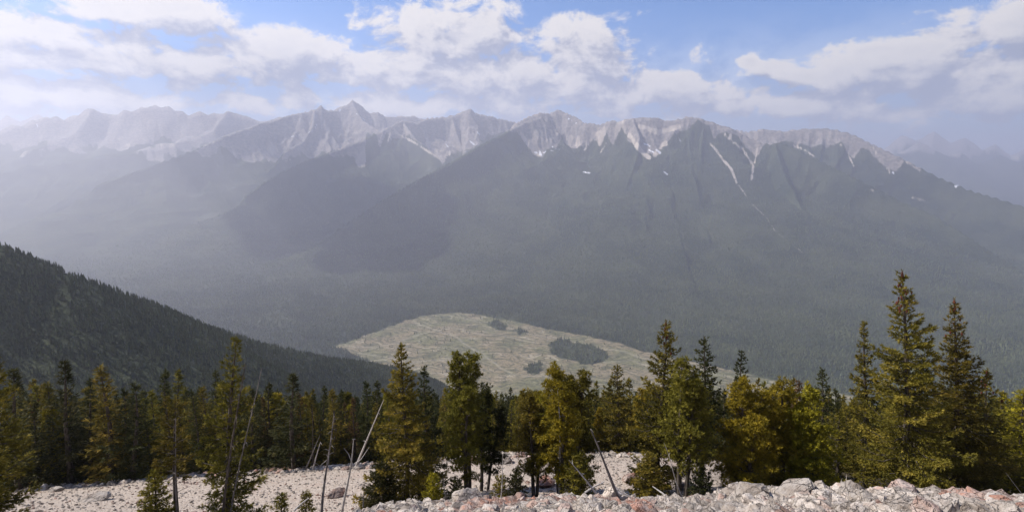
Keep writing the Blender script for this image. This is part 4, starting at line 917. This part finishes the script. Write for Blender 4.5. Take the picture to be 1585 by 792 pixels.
# ---------------------------------------------------------------- dead trees
SN = [(497,17.0,795,511,636,.085,M_SNAG,dict(branches=16,blen=.45,crook=.02,low=.45),'dark grey dead trunk with crooked upper branches rising from the lower gravel'),
 (527,17.6,790,543,674,.085,M_WHITE,dict(branches=2,fork=True,crook=.02,blen=.18),'pale forked dead stem leaning a little over the gravel'),
 (549,34.0,730,594,616,.13,M_WHITE,dict(branches=3,blen=.4,crook=.0),'long straight white snag leaning steeply before the dark spruces'),
 (470,34.0,730,496,672,.10,M_SNAG,dict(branches=3,crook=.01),'thin leaning grey snag crossing another at the back of the gravel'),
 (483,34.2,728,497,682,.11,M_WHITE,dict(branches=2,crook=.01),'short bleached snag beside the thin crossing one'),
 (485,34.6,728,484,624,.07,M_BARK,dict(branches=8,crook=.005),'slim upright brown dead spruce behind the crossed snags'),
 (563,17.2,793,562,748,.05,M_SNAG,dict(branches=4,blen=.3,crook=.02),'short grey stub with a side twig between two boulders'),
 (962,16.0,795,912,660,.10,M_SNAG,dict(branches=6,blen=.3,crook=.008),'dark bare trunk leaning over the rocks across the gravel bench'),
 (936,16.6,790,880,708,.07,M_WHITE,dict(branches=3,blen=.3,crook=.008),'bleached thin trunk leaning the same way as the dark bare one'),
 (774,18.4,768,779,700,.045,M_WHITE,dict(branches=2,blen=.3,crook=.01),'slim white dead stem in front of the gravel bench'),
 (692,17.8,778,688,735,.045,M_SNAG,dict(branches=3,blen=.25,crook=.02),'small grey dead stem next to the little bright fir'),
 (341,15.6,798,381,560,.075,M_BARK,dict(branches=12,blen=.5,crook=.008,low=.4),'thick grey dead trunk leaning before the tall sunlit spruce'),
 (352,15.9,798,402,566,.05,M_SNAG,dict(branches=10,blen=.4,crook=.01,low=.4),'thinner grey dead trunk parallel to the thick grey one'),
 (1062,20.2,758,1022,684,.05,M_WHITE,dict(branches=3,blen=.3,crook=.03),'curved white dead stem arching out of the multi stemmed pine'),
 (866,21.5,745,860,600,.075,M_WHITE,dict(branches=8,blen=.4,crook=.012),'pale barkless stem standing inside the golden crowned pine'),
 (1605,20.5,770,1557,728,.03,M_WHITE,dict(branches=0,crook=.0),'thin white stick slanting out at the frame edge'),
 (-6,14.0,800,10,625,.05,M_WHITE,dict(branches=2,crook=.02),'white dead stick poking past the near boughs at the frame edge'),
 (275,15.8,798,273,640,.055,M_SNAG,dict(branches=16,blen=.6,crook=.008,low=.3),'dead grey stem with bare twigs grown close to the sickly spruce')]
for i, (px, y, py, tx, ty, rad, mat, kw, lab) in enumerate(SN):
    loc, h, rot = placed(px, y, tx, ty, 1.0); L = h/math.cos(rot)
    tg, bg2 = snag(500+i, L, rad*0.68, **kw); root = empty('dead_tree', (loc[0], loc[1], loc[2]), (0, rot, 0)); tag(root, lab, 'dead tree', 'dead trees on the scree')
    obj('trunk', tg.mesh('trunk', mat, True), root)
    if bg2.n: obj('branch', bg2.mesh('branch', mat, True), root)
LOG = [(440,735,478,726),(488,732,530,718),(500,728,545,730),(1215,750,1235,742),(1040,775,1010,752),(905,762,935,745),(455,790,478,770)]
for i, (x0, y0_, x1, y1) in enumerate(LOG):
    yd = 34.3 if x0 < 600 and y0_ < 740 else 17.5
    a = P(x0, y0_, yd); b = P(x1, y1, yd+0.5); a[2] = max(a[2], gz(a[0], a[1])[0]+.05); b[2] = max(b[2], gz(b[0], b[1])[0]+.05)
    g = Geo(); Vq, Fq = tube([a, (a+b)/2+[0, 0, .03], b], np.array([.085, .07, .04])*(1 if yd > 30 else .45), 7); c = a.copy(); g.add(Vq-c, Fq)
    o = obj('fallen_log', g.mesh('fallen_log', M_WHITE, True), None, tuple(c)); tag(o, ('bleached log lying at the outer rim of the gravel bench', 'bleached log propped up by the crossed snags', 'pale log flat on the stones by the long leaning snag', 'short pale log on the boulders under the olive pines', 'bleached branch on the rocks below the multi stemmed pine', 'grey log lying in tree shade behind the crossed trunks', 'thin pale log on the lowest gravel by the dark grey dead trunk')[i], 'log', 'fallen logs on the scree')
